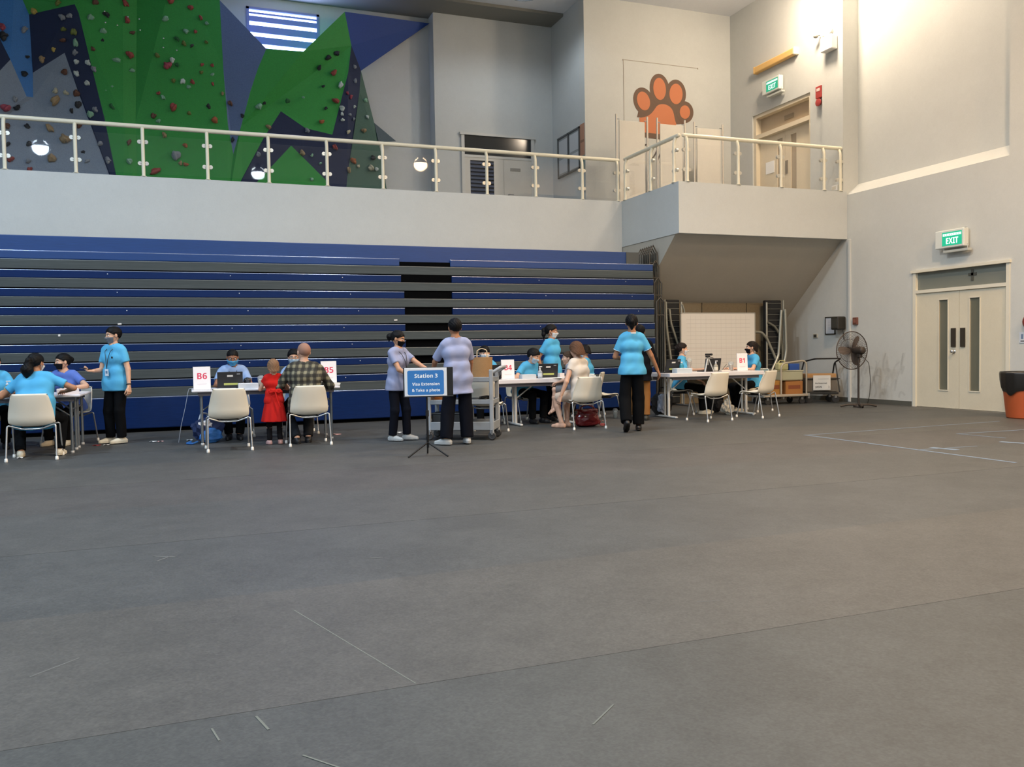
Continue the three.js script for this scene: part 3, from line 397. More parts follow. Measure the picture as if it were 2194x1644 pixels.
// notice board and poster on the balcony side wall
{
  const t = thing('notice_board', 'glazed notice board with white sheets on the balcony side wall', 'notice board', [8.85, 6.02, -19.17], 0);
  const fm = M(0x5e6163, .5, .4); part(t, 'frame', [bb(-.02, .015, -.5, -.46, -.64, .64), bb(-.02, .015, .46, .5, -.64, .64), bb(-.02, .015, -.5, .5, -.64, -.6), bb(-.02, .015, -.5, .5, .6, .64), bb(-.02, .015, -.5, .5, -.03, .03)], fm);
  part(t, 'pin_board', [bb(0, .015, -.48, .48, -.62, .62)], M(0x9b9f9f, .8));
  for (const [y, z, h, w] of [[.2, -.32, .4, .48], [-.24, -.32, .34, .48], [.2, .32, .42, .5], [-.25, .32, .36, .5]]) part(t, 'pinned_sheet', [bb(-.004, .0, y - h / 2, y + h / 2, z - w / 2, z + w / 2)], M(0xc3c6c8, .7));
  const p = thing('wall_poster', 'narrow orange and teal poster at the end of the side wall', 'poster', [8.862, 5.75, -18.41], 0);
  const tx = canvasTex(64, 256, (g) => { g.fillStyle = '#b98a70'; g.fillRect(0, 0, 64, 120); g.fillStyle = '#7e8f88'; g.fillRect(0, 120, 64, 60); g.fillStyle = '#a9b5b8'; g.fillRect(0, 180, 64, 76); g.fillStyle = '#8f6a55'; g.fillRect(8, 60, 48, 10); });
  part(p, 'sheet', [bb(-.002, .004, -.8, .8, -.13, .13)], M(0xa9b5b8, .7)); part(p, 'print', [new THREE.PlaneGeometry(.26, 1.6).rotateY(-PI / 2).translate(-.004, 0, 0)], M(0xffffff, .7, 0, { map: tx }));
}
// display stands on the bay: white panels between slim poles
for (const [x0, x1, z, lab] of [[9.24, 9.92, -17.3, 'white display panel on poles left of the paw print'], [10.3, 10.92, -17.3, 'white display panel on poles below the paw print'], [11.33, 12.0, -17.35, 'white display panel on poles right of the paw print']]) {
  const t = thing('display_stand', lab, 'display stand', [(x0 + x1) / 2, 4.15, z], 0, 'display panels on the balcony bay'), w = (x1 - x0) / 2;
  for (const s of [-1, 1]) { const p = part(t, 'pole', [bar([s * (w + .06), 0, 0], [s * (w + .06), 2.36, 0], .022)], M(0xcfc6b8, .4, .3)); part(p, 'foot', [bar([s * (w + .06), .015, -.25], [s * (w + .06), .015, .25], .015)], greyPl); part(p, 'hook', [bar([s * (w + .06), 2.26, .0], [s * (w - .02), 2.26, 0], .01)], steel); }
  part(t, 'panel', [rb(w * 2 - .02, 1.9, .025, .008, 0, 1.28, 0)], M(0xd2cdc2, .7, 0, { map: plasterT }));
}
// ================================================================ furniture
function shellChair() {
  const t = new THREE.Group(); t.name = 'shell_chair';
  // profile from the front lip of the seat to the top of the back: [z, y, half width, curl]
  const P = [[.235, .405, .17, 0], [.225, .43, .195, .004], [.15, .438, .205, .012], [.03, .42, .215, .02], [-.08, .41, .225, .026], [-.16, .418, .234, .04], [-.208, .47, .238, .06], [-.23, .56, .23, .06], [-.252, .65, .213, .05], [-.268, .72, .198, .038], [-.276, .765, .186, .03], [-.278, .782, .168, .026]];
  const prof = new THREE.CatmullRomCurve3(P.map(p => V3(p[0], p[1], 0))), nu = 30, nv = 14, pos = [], idx = [];
  const val = (u, k) => { const f = u * (P.length - 1), i = Math.min(P.length - 2, f | 0); return P[i][k] + (P[i + 1][k] - P[i][k]) * (f - i); };
  for (const off of [0, 1]) for (let i = 0; i <= nu; i++) {
    const u = i / nu, f = u * (P.length - 1), c = prof.getPoint(u), tg = prof.getTangent(u), nz = -tg.y, ny = tg.x, w = val(u, 2), cu = val(u, 3);   // normal points up or forward
    for (let j = 0; j <= nv; j++) { const s = j / nv * 2 - 1, lift = cu * Math.pow(Math.abs(s), 2.6) - off * .009; pos.push(s * w, c.y + (-nz > 0 ? 1 : 1) * Math.abs(ny) * lift, c.x + (u > .45 ? 1 : .2) * Math.abs(nz) * lift); }
  }
  const n1 = (nu + 1) * (nv + 1), q = (a, b, c, d) => idx.push(a, b, c, a, c, d), id = (o, i, j) => o * n1 + i * (nv + 1) + j;
  for (let i = 0; i < nu; i++) for (let j = 0; j < nv; j++) { q(id(0, i, j), id(0, i, j + 1), id(0, i + 1, j + 1), id(0, i + 1, j)); q(id(1, i, j), id(1, i + 1, j), id(1, i + 1, j + 1), id(1, i, j + 1)); }
  for (let i = 0; i < nu; i++) for (const j of [0, nv]) q(id(0, i, j), id(0, i + 1, j), id(1, i + 1, j), id(1, i, j));
  for (let j = 0; j < nv; j++) for (const i of [0, nu]) q(id(0, i, j), id(0, i, j + 1), id(1, i, j + 1), id(1, i, j));
  const g = new THREE.BufferGeometry(); g.setAttribute('position', new THREE.Float32BufferAttribute(pos, 3)); g.setIndex(idx); g.computeVertexNormals();
  const rim = []; for (let i = 0; i <= nu; i++) rim.push([pos[id(0, i, 0) * 3], pos[id(0, i, 0) * 3 + 1] - .003, pos[id(0, i, 0) * 3 + 2]]); for (let i = nu; i >= 0; i--) { const k = id(0, i, nv) * 3; rim.push([pos[k], pos[k + 1] - .003, pos[k + 2]]); }
  part(t, 'shell', [g, tube(rim, .0075, 90, 6, .5, true)], chairM);
  for (const sx of [-1, 1]) for (const sz of [-1, 1]) {
    const foot = V3(sx * .262, .03, sz > 0 ? .25 : -.245), top = V3(sx * .252, .425, sz > 0 ? .15 : -.17);
    const l = part(t, 'leg', [bent([foot, top, [sx * .1, .372, sz > 0 ? .12 : -.14], [0, .37, sz > 0 ? .12 : -.14]], .0105, .03)], chrome);
    part(l, 'foot_cap', [lathe([[0, 0], [.017, 0], [.019, .012], [.016, .045], [0, .05]], 12).translate(foot.x, 0, foot.z)], M(0xe9e7e0, .5));
  }
  part(t, 'seat_frame', [bar([-.12, .385, .13], [-.12, .385, -.15], .01), bar([.12, .385, .13], [.12, .385, -.15], .01), bx(.2, .02, .2, 0, .4, -.01)], blackMetal);
  return t;
}
const chairM = new THREE.MeshPhysicalMaterial({ color: 0xe6e0d0, roughness: .45 });
const chair0 = shellChair();
let chairN = 0;
function chair(x, z, yaw, label) {
  const c = chairN++ ? chair0.clone() : chair0; c.name = numbered('shell_chair'); c.position.set(x, 0, z); c.rotation.set(0, yaw, 0);
  c.userData = { label, category: 'chair', group: 'cream shell chairs at the desks' }; scene.add(c); return c;
}
chair(-1.765, -11.48, PI, 'cream shell chair under the ponytail woman, leftmost');
chair(.43, -11.33, PI + .03, 'empty cream shell chair in front of the B6 sign');
chair(1.44, -11.47, PI, 'cream shell chair under the man in plaid shirt');
chair(4.02, -11.7, PI - .62, 'cream shell chair behind the grey cart');
chair(5.55, -11.64, PI, 'cream shell chair under the brown-haired woman');
chair(6.5, -12.92, PI / 2 + .15, 'empty cream shell chair turned sideways left of the walking woman');
chair(7.91, -11.8, PI + .16, 'empty cream shell chair in the middle of table B1');
chair(9.0, -11.98, PI + .38, 'empty cream shell chair at the right end of table B1');
// seats of the staff behind the desks
const staffSeats = [[-2.5, -13.35, .15], [-1.62, -13.42, -.5], [.58, -13.12, 0], [1.5, -13.12, 0], [4.5, -13.2, 0], [5.22, -13.25, .3], [6.66, -13.72, -2.2], [8.28, -13.25, .9], [9.72, -13.1, -1.2]];
['partly hidden cream chair behind the leftmost table edge', 'partly hidden cream chair of the woman in periwinkle polo', 'partly hidden cream chair of the man behind laptop B6', 'partly hidden cream chair of the staff member with glasses', 'partly hidden cream chair behind the paper bag', 'partly hidden cream chair of the woman bent over at B4', 'partly hidden cream chair behind the brown-haired woman', 'partly hidden cream chair at the left end of table B1', 'partly hidden cream chair at the right end of table B1'].forEach((l, i) => chair(...staffSeats[i], l));

function foldTable(label, x, z, L, D, H, opt = {}) {
  const t = thing('folding_table', label, 'table', [x, 0, z], 0, 'folding desks along the bleachers');
  const topM = opt.top ?? M(0xd9d8dd, .35), lm = opt.leg ?? M(0x7f868c, .4, .7);
  part(t, 'tabletop', [rb(L, opt.th ?? .03, D, .012, 0, H - (opt.th ?? .03) / 2, 0)], topM);
  part(t, 'apron', [bx(L - .16, .05, .02, 0, H - (opt.th ?? .03) - .025, D / 2 - .06), bx(L - .16, .05, .02, 0, H - (opt.th ?? .03) - .025, -D / 2 + .06)], M(0x5b5960, .5));
  const ly = H - (opt.th ?? .03);
  for (const s of [-1, 1]) {
    const lx = s * (L / 2 - (opt.inset ?? .12));
    if (opt.tleg) {
      part(t, 'leg', [bar([lx, .03, .06], [lx, ly, .06], .024)], lm); part(t, 'leg', [bar([lx, .03, -.06], [lx, ly, -.06], .018)], lm);
      part(t, 'foot_bar', [rb(.05, .035, D - .1, .015, lx, .025, 0)], lm);
    } else for (const q of [-1, 1]) { const l = part(t, 'leg', [bar([lx, .02, q * (D / 2 - .1)], [lx, ly, q * (D / 2 - .1)], .019), bar([lx, ly - .06, q * (D / 2 - .1)], [lx, ly, q * (D / 2 - .1)], .028)], lm); part(l, 'foot_cap', [lathe([[0, 0], [.022, 0], [.022, .03], [0, .035]], 12).translate(lx, 0, q * (D / 2 - .1))], M(0xc7c7c5, .5)); }
    part(t, 'brace', [bar([lx, ly * .62, .05], [lx - s * .32, ly - .03, .05], .011)], lm);
    if (!opt.tleg) part(t, 'crossbar', [bar([lx, .55, -D / 2 + .1], [lx, .55, D / 2 - .1], .012)], lm);
  }
  return t;
}
foldTable('white-topped folding table at the left edge with book box', -2.2, -12.15, 1.8, .6, .74);
foldTable('second white-topped folding table behind the leftmost one', -2.2, -12.82, 1.8, .66, .735);
foldTable('white-topped folding table with the B6 and B5 signs', .98, -12.33, 1.95, .76, .745);
const whiteLeg = M(0xd4d2cc, .4, .1), moldTop = M(0xd8d4d6, .4);
foldTable('thick white moulded folding table with the B4 sign', 5.3, -12.72, 1.9, .74, .75, { tleg: 1, th: .07, leg: whiteLeg, top: moldTop, inset: .5 });
foldTable('thick white moulded folding table with the B1 sign', 8.42, -12.66, 1.9, .74, .775, { tleg: 1, th: .07, leg: whiteLeg, top: moldTop, inset: .16 });
// ---------------------------------------------------------------- things on the desks
function deskSign(txt, label, x, y, z, turn = 0) {
  const t = thing('desk_sign', label, 'sign', [x, y, z], turn);
  const tx = canvasTex(220, 310, (g) => { g.fillStyle = '#f3eff1'; g.fillRect(0, 0, 220, 310); g.fillStyle = '#d83a5a'; g.font = 'bold 118px sans-serif'; g.textAlign = 'center'; g.fillText(txt, 110, 168); g.fillStyle = '#c9b9bf'; g.fillRect(48, 232, 124, 4); g.fillRect(62, 244, 96, 3); });
  part(t, 'sheet', [rb(.216, .305, .006, .002, 0, .155, 0).rotateX(-.06)], M(0xf1edf0, .6));
  part(t, 'print', [new THREE.PlaneGeometry(.214, .303).translate(0, .155, .0045).rotateX(-.06)], M(0xffffff, .6, 0, { map: tx }));
  part(t, 'acrylic_holder', [rb(.222, .312, .003, .001, 0, .156, -.006).rotateX(-.06), bx(.222, .004, .09, 0, .002, -.03)], clearPl);
}
deskSign('B6', 'white desk sign reading B6', .14, .745, -12.06);
deskSign('B5', 'white desk sign reading B5, half hidden by the plaid shirt', 1.83, .785, -12.14);
deskSign('B4', 'white desk sign reading B4', 4.66, .75, -12.47);
deskSign('B1', 'white desk sign reading B1', 9.01, .775, -12.42);
function laptop(label, x, y, z, yaw, w = .33, labels = true) {
  const t = thing('laptop', label, 'laptop', [x, y, z], yaw), dm = M(0x232428, .45);
  part(t, 'base', [rb(w, .018, .23, .006, 0, .009, .0)], dm);
  const lid = part(t, 'lid', [rb(w, .22, .012, .005, 0, .11, 0).rotateX(-.22).translate(0, .016, -.115)], dm);   // screen faces +z, lid back faces -z
  part(lid, 'screen', [new THREE.PlaneGeometry(w - .03, .19).translate(0, .112, .008).rotateX(-.22).translate(0, .016, -.115)], M(0x30363f, .3));
  if (labels) { const on = (a, b, c, d, col) => part(lid, 'sticker', [bx(a, b, .002, c, d, -.0075).rotateX(-.22).translate(0, .016, -.115)], M(col, .6)); on(.075, .024, 0, .165, 0xd8d6d2); on(w * .55, .028, -.01, .05, 0xb9c06a); on(.045, .014, -.11, .19, 0x8f9196); }
  part(t, 'keyboard', [bx(w - .05, .002, .11, 0, .019, -.03)], M(0x111214, .7));
}
// lids stand toward the hall, screens toward the staff
laptop('dark laptop with yellow label behind sign B6', .5, .745, -12.28, PI, .33);
laptop('dark laptop of the staff member with glasses', 1.42, .745, -12.32, PI, .33, false);
laptop('dark laptop with yellow label at the B4 desk', 5.38, .75, -12.66, PI - .12, .33);
laptop('dark laptop behind the handle of the grey cart', 4.42, .75, -12.72, PI + .1, .33, false);
laptop('dark laptop with white label at the left end of table B1', 7.66, .775, -12.66, PI + .1, .3);
laptop('black laptop behind the small tripod on table B1', 8.48, .775, -12.68, PI, .32, false);
function webcam(label, x, y, z) { const t = thing('webcam', label, 'webcam', [x, y, z]); part(t, 'foot', [lathe([[0, 0], [.045, 0], [.045, .012], [.012, .02], [.012, .05], [0, .05]], 16)], blackM); part(t, 'body', [sph(.052, 0, .095, 0, 1, 1, .8)], M(0x1b1c1f, .3)); part(t, 'lens', [lathe([[0, .004], [.022, .004], [.026, 0], [0, 0]], 16).rotateX(PI / 2).translate(0, .095, .041)], M(0x3a3f49, .12)); }
webcam('round black webcam right of laptop B6', .73, .745, -12.26);
webcam('round black webcam left of sign B4', 4.48, .75, -12.46);
function openBox(label, x, y, z, w, h, d, col, cat = 'box', yaw = 0, name = 'tissue_box') { const t = thing(name, label, cat, [x, y, z], yaw); part(t, 'carton', [rb(w, h, d, .004, 0, h / 2, 0)], M(col, .65)); part(t, 'lid_flap', [bx(w * .94, .003, d * .94, 0, h + .001, 0)], M(new THREE.Color(col).offsetHSL(0, 0, .06), .7)); return t; }
openBox('pale white box in front of laptop B6', .73, .745, -12.07, .26, .07, .15, 0xcfd2d6);
openBox('pale white box beside sign B4', 5.0, .75, -12.5, .24, .065, .15, 0xc6cbd0);
openBox('pale blue-white box at the left end of table B1', 7.79, .775, -12.42, .3, .075, .16, 0xc4cfd8);
openBox('white book box on the leftmost table', -1.46, .74, -12.04, .25, .07, .17, 0xdcd3d2, 'box', .15, 'book_box');
openBox('small white packet beside the laptop at B4', 5.63, .75, -12.62, .1, .07, .07, 0xd9d6da, 'packet', .3, 'packet');
{ const t = thing('book_stack', 'two white booklets under sign B5', 'booklets', [1.84, .745, -12.15]); part(t, 'booklet', [rb(.26, .02, .19, .004, 0, .01, 0)], M(0xe2dfdc, .6)); part(t, 'booklet', [rb(.25, .018, .18, .004, .01, .03, .0).rotateY(.04)], M(0xeae8e3, .6)); }
function sanitizer(label, x, y, z, col) { const t = thing('pump_bottle', label, 'bottle', [x, y, z]); part(t, 'bottle', [lathe([[0, 0], [.036, 0], [.038, .01], [.038, .1], [.03, .12], [.014, .13], [.014, .14], [0, .14]], 18)], new THREE.MeshPhysicalMaterial({ color: col, roughness: .12, transmission: .55, thickness: 0 })); part(t, 'pump', [lathe([[0, .14], [.016, .14], [.016, .155], [.006, .158], [.006, .18], [0, .18]], 12), rb(.05, .012, .018, .004, .012, .185, 0)], M(0xe4e6e8, .4)); part(t, 'band_label', [lathe([[.0385, .03], [.0388, .03], [.0388, .085], [.0385, .085]], 18)], M(new THREE.Color(col).multiplyScalar(.9), .6)); }
sanitizer('yellowish pump bottle on the leftmost table', -2.12, .74, -12.0, 0xd5d8a8);
sanitizer('clear pump bottle in front of the laptop at B4', 5.18, .75, -12.42, 0xdfe7ee);
sanitizer('cream pump bottle in the middle of table B1', 8.46, .775, -12.42, 0xe2dccb);
function cup(label, x, y, z, drink) { const t = thing('iced_drink_cup', label, 'cup', [x, y, z]); part(t, 'cup', [lathe([[0, 0], [.032, 0], [.043, .125], [.045, .128], [.04, .125], [.03, .006], [0, .006]], 20)], clearPl); part(t, 'drink', [lathe([[0, .007], [.0295, .007], [.038, .108], [0, .108]], 20)], M(drink, .35)); part(t, 'dome_lid', [lathe([[.046, .125], [.046, .135], [.04, .16], [.02, .172], [.012, .173]], 20)], clearPl); part(t, 'ice', [rb(.02, .02, .02, .004, .01, .112, .01), rb(.02, .02, .02, .004, -.014, .113, -.008), rb(.018, .018, .018, .004, .004, .114, -.02)], M(0xf2efe9, .2)); }
cup('iced milk-coffee cup left of the girl in red', .9, .745, -12.09, 0xc7a78f);
cup('iced drink cup on the pale box of table B1', 7.93, .852, -12.42, 0xcdb5a6);
cup('iced drink cup left of sign B1', 8.86, .775, -12.55, 0xcbb09c);
{ const t = thing('water_bottle', 'teal water bottle behind the pale box of table B1', 'bottle', [7.84, .775, -12.52]); part(t, 'body', [lathe([[0, 0], [.034, 0], [.036, .01], [.036, .13], [.02, .16], [0, .16]], 18)], M(0x3b8ea3, .3)); part(t, 'cap', [lathe([[0, .16], [.02, .16], [.02, .185], [0, .185]], 14)], M(0xdadfe2, .4)); }
{ const t = thing('camera_tripod', 'small silver tripod with black camera on table B1', 'tripod', [8.3, .775, -12.42]); const sm = M(0xc7c6c2, .35, .6);
  for (let k = 0; k < 3; k++) { const a = .5 + k * 2.094; part(t, 'leg', [bar([Math.cos(a) * .1, .006, Math.sin(a) * .1], [Math.cos(a) * .018, .22, Math.sin(a) * .018], .009, .011)], sm); }
  part(t, 'column', [bar([0, .12, 0], [0, .26, 0], .012)], sm); part(t, 'head', [rb(.07, .03, .05, .006, 0, .265, 0), bar([0, .265, 0], [.08, .24, .05], .006)], blackM); part(t, 'camera', [rb(.11, .035, .04, .008, .01, .3, 0), lathe([[0, 0], [.018, 0], [.018, .03], [0, .03]], 14).rotateX(PI / 2).translate(.05, .3, .02)], blackM); }
{ const t = thing('pen_tray', 'pale tray with pens right of the pump bottle on table B1', 'tray', [8.66, .775, -12.45]); part(t, 'tray', [rb(.18, .025, .1, .008, 0, .0125, 0)], M(0xd8d2c8, .5)); part(t, 'pen', [bar([-.05, .03, .0], [.06, .12, -.03], .004)], blackM); part(t, 'pen', [bar([-.03, .03, .02], [.09, .09, -.02], .004)], M(0x4a4a55, .4)); }
function papers(label, x, y, z, n, yaw = 0) { const t = thing('paper_sheets', label, 'papers', [x, y, z], yaw); for (let i = 0; i < n; i++) part(t, 'sheet', [bx(.21, .0015, .297, 0, .001 + i * .0016, 0).rotateY(i * .21 - .1).translate(i * .02, 0, i * .013)], paperM); }
papers('white papers before the staff at the leftmost table', -1.9, .74, -12.05, 3, 1.3); papers('white papers in front of the laptop at B4', 5.4, .75, -12.45, 3, 1.4); papers('white papers right of the tripod on table B1', 8.7, .775, -12.75, 2, .4); papers('white sheet near the corner of the second left table', -1.48, .735, -12.9, 2, 1.1);
{ const t = thing('power_cable', 'white cable snaking behind sign B6 down to the floor', 'cable'); part(t, 'cord', [tube([[.62, .752, -12.2], [.5, .752, -12.12], [.36, .755, -12.1], [.3, .76, -12.25], [.14, .757, -12.35], [.04, .752, -12.45], [-.03, .74, -12.5], [-.08, .5, -12.5], [-.14, .25, -12.5], [-.18, .01, -12.55]], .004, 60, 6)], M(0xb9c0cc, .5)); part(t, 'plug', [rb(.03, .02, .05, .005, .62, .757, -12.19)], whiteP); }
// ---------------------------------------------------------------- bags on the floor
{ const t = thing('backpack', 'navy and white backpack slumped under table B6', 'backpack', [.2, 0, -12.45], .5); const nv = M(0x1b2c55, .7, 0, { bumpMap: clothB, bumpScale: .001 });
  part(t, 'bag_body', [blobGeo(.2, .17, .13, 0, .16, 0, 1, .18)], nv); part(t, 'front_pocket', [blobGeo(.15, .1, .06, -.02, .11, .12, 2, .15)], M(0x2c6cb8, .6)); part(t, 'white_panel', [blobGeo(.1, .07, .04, -.09, .24, .08, 3, .2)], M(0xd4d6da, .7)); part(t, 'strap', [tube([[-.1, .3, -.05], [-.02, .4, -.12], [.08, .38, -.14], [.12, .2, -.16]], .014, 20, 6)], M(0xb9bcc4, .7)); part(t, 'strap', [tube([[-.2, .03, .08], [-.3, .02, .14], [-.34, .02, .05], [-.24, .03, -.02]], .014, 20, 6)], M(0x2c6cb8, .6)); }
{ const t = thing('handbag', 'glossy dark red handbag on the floor under a chair', 'handbag', [5.72, 0, -11.85], -.2); const rm = M(0x5e1214, .22);
  part(t, 'bag_body', [blobGeo(.19, .13, .11, 0, .13, 0, 4, .12)], rm); part(t, 'flap', [blobGeo(.17, .05, .1, .0, .23, .01, 5, .18)], rm); part(t, 'handle', [tube([[-.12, .2, .02], [-.1, .31, .03], [0, .34, .04], [.1, .3, .03], [.13, .19, .02]], .011, 24, 6)], rm); part(t, 'buckle', [rb(.03, .022, .012, .004, -.05, .17, .1)], M(0xd2c9b0, .25, .8)); part(t, 'tassel', [blobGeo(.05, .02, .03, .24, .03, .05, 6, .2)], M(0x8d2a28, .4)); }
function blobGeo(rx, ry, rz, x, y, z, k, amp) { const g = new THREE.IcosahedronGeometry(1, 3), p = g.attributes.position; for (let i = 0; i < p.count; i++) { const v = V3(p.getX(i), p.getY(i), p.getZ(i)); const sgn = a => Math.sign(a) * Math.pow(Math.abs(a), .75); v.set(sgn(v.x), sgn(v.y), sgn(v.z)); const n = 1 + amp * (Math.sin(4 * v.x + k) * Math.cos(3.3 * v.y + 2 * k) + .5 * Math.sin(9 * v.y + 5 * v.z + k)); p.setXYZ(i, x + v.x * rx * n, Math.max(.003, y + v.y * ry * n), z + v.z * rz * n); } g.computeVertexNormals(); return g; }
{ const t = thing('tote_bag', 'black tote bag under the left end of table B1', 'bag', [7.72, 0, -12.98], .2); part(t, 'bag_body', [blobGeo(.2, .2, .12, 0, .2, 0, 7, .12)], M(0x17181b, .8)); part(t, 'handle', [tube([[-.08, .36, 0], [-.05, .5, 0], [.05, .5, 0], [.08, .36, 0]], .012, 20, 6)], M(0x17181b, .8)); part(t, 'folded_jacket', [blobGeo(.07, .16, .05, -.12, .24, .12, 9, .2)], M(0x8b95a8, .8)); }
{ const t = thing('plastic_bag', 'crumpled white plastic bag under the right half of table B1', 'bag', [8.86, 0, -12.66], .2); part(t, 'bag_body', [blobGeo(.09, .12, .08, 0, .12, 0, 8, .3)], M(0xbab6aa, .5)); part(t, 'knot', [blobGeo(.03, .04, .03, 0, .25, 0, 3, .3)], M(0xbab6aa, .5)); }
{ const t = thing('backpack', 'black backpack under table B1, near its right end', 'backpack', [8.97, 0, -13.22], .4); part(t, 'bag_body', [blobGeo(.17, .22, .13, 0, .22, 0, 12, .1)], M(0x1d1a19, .8)); part(t, 'front_pocket', [blobGeo(.13, .1, .05, 0, .14, .12, 2, .1)], M(0x242020, .8)); }
cup('plastic cup standing under the sideways chair', 6.84, .0, -13.05, 0xcfc9c0);
// ---------------------------------------------------------------- sign on a music stand
{
  const t = thing('music_stand', 'black music stand carrying the blue Station 3 sign', 'sign stand', [2.53, 0, -9.45], -.22);
  part(t, 'pole', [bar([0, .1, 0], [0, .5, 0], .014), bar([0, .45, 0], [0, .84, -.01], .01)], blackMetal); part(t, 'clutch', [bar([0, .46, 0], [0, .53, 0], .02)], blackM);
  for (let k = 0; k < 3; k++) { const a = .55 + k * 2.094, c = Math.cos(a), s = Math.sin(a); part(t, 'leg', [bent([[0, .16, 0], [c * .13, .085, s * .13], [c * .26, .008, s * .26]], .01, .03)], blackMetal); }
  part(t, 'desk', [rb(.57, .33, .012, .006, .02, .86, -.012).rotateX(0), rb(.57, .012, .05, .004, .02, .69, .012)], blackM);
  const tx = canvasTex(640, 450, (g, W, H) => { g.fillStyle = '#dfe6ee'; g.fillRect(0, 0, W, H); g.fillStyle = '#2f78c2'; g.beginPath(); g.roundRect(42, 34, W - 84, H - 66, 30); g.fill(); g.fillStyle = '#f4f8fc'; g.textAlign = 'center'; g.font = 'bold 84px sans-serif'; g.fillText('Station 3', W / 2 + 6, 150); g.font = 'bold 60px sans-serif'; g.fillText('Visa Extension', W / 2 + 4, 270); g.fillText('& Take a photo', W / 2 + 4, 366); });
  const s = part(t, 'sign_board', [rb(.485, .335, .008, .003, -.01, .85, .006)], M(0xdfe6ee, .5)); part(s, 'print', [new THREE.PlaneGeometry(.48, .33).translate(-.01, .85, .0108)], M(0xffffff, .5, 0, { map: tx }));
}
// ---------------------------------------------------------------- grey service cart with its load
{
  const t = thing('service_cart', 'grey three-shelf service cart behind the Station 3 sign', 'cart', [3.5, 0, -11.14], -.5), gm = M(0x8f969d, .5), gl = M(0xa3a8ad, .45);
  for (const [y, h] of [[.15, .1], [.5, .05], [.8, .05]]) part(t, 'shelf', [rb(.92, .03, .52, .01, 0, y, 0), rb(.92, h, .02, .008, 0, y + h / 2, .25), rb(.92, h, .02, .008, 0, y + h / 2, -.25), rb(.02, h, .5, .008, .45, y + h / 2, 0), rb(.02, h, .5, .008, -.45, y + h / 2, 0)], gm);
  for (const x of [-.43, .43]) for (const z of [-.24, .24]) { part(t, 'post', [rb(.055, x > 0 ? .86 : .72, .045, .012, x, x > 0 ? .52 : .47, z)], gl); const c = part(t, 'caster', [new THREE.TorusGeometry(.04, .018, 8, 16).translate(x, .058, z), new THREE.CylinderGeometry(.04, .04, .03, 16).rotateX(PI / 2).translate(x, .058, z)], M(0x3a3b3d, .5)); part(c, 'caster_fork', [rb(.03, .07, .055, .006, x, .11, z)], steel); }
  part(t, 'handle', [bent([[.43, .9, -.24], [.56, .98, -.22], [.56, .98, .22], [.43, .9, .24]], .022, .05)], gl);
  const pb = thing('paper_bag', 'brown paper carrier bag with rope handles on the cart', 'bag', [3.76, .815, -11.08], -.3), kraft = M(0xa98256, .85, 0, { map: grainT });
  part(pb, 'bag_body', [new THREE.CylinderGeometry(.2, .185, .3, 4, 3).rotateY(PI / 4).scale(1.0, 1, .55).translate(0, .15, 0)], kraft); for (const z of [-.05, .06]) part(pb, 'handle', [tube([[-.07, .29, z], [-.065, .39, z], [0, .42, z], [.065, .39, z], [.07, .29, z]], .006, 24, 6)], M(0xd8c09a, .8));
  openBox('small orange box on the middle shelf of the cart', 3.2, .517, -11.3, .12, .14, .1, 0xd0711f, 'box', -.5, 'orange_box');
  const can = thing('jar', 'pale brown jar left of the orange box on the cart', 'jar', [3.08, .517, -11.3]); part(can, 'jar_body', [lathe([[0, 0], [.04, 0], [.042, .01], [.042, .12], [.034, .14], [0, .14]], 18)], M(0xa57f62, .4)); part(can, 'lid', [lathe([[0, .14], [.038, .14], [.038, .165], [0, .165]], 18)], M(0xcfc2b2, .4));
  const tr = thing('glove_pile', 'white folded cloths on the top of the cart', 'cloths', [3.15, .815, -11.2]); for (let i = 0; i < 3; i++) part(tr, 'cloth', [blobGeo(.09, .03, .06, (i - 1) * .09, .03, (i % 2) * .05, i, .2)], M(0xe2e2e6, .9));
  const ts = thing('tools_tray', 'dark tangle of cables on the middle shelf of the cart', 'cables', [3.78, .517, -10.98], -.5); for (let i = 0; i < 4; i++) part(ts, 'cable_coil', [tube([[-.1, .02 + i * .008, -.05], [0, .03 + i * .012, .06], [.1, .05, 0], [.03, .03 + i * .01, -.07]], .007, 24, 6, .5, true).rotateY(i)], blackM);
  const bx1 = thing('storage_box', 'dark storage box on the bottom shelf of the cart', 'box', [3.3, .167, -11.2], -.5); part(bx1, 'tub', [rb(.4, .18, .3, .015, 0, .09, 0)], M(0x2c2f33, .6)); part(bx1, 'lid', [rb(.42, .02, .32, .008, 0, .19, 0)], M(0x3a3e42, .6));
}
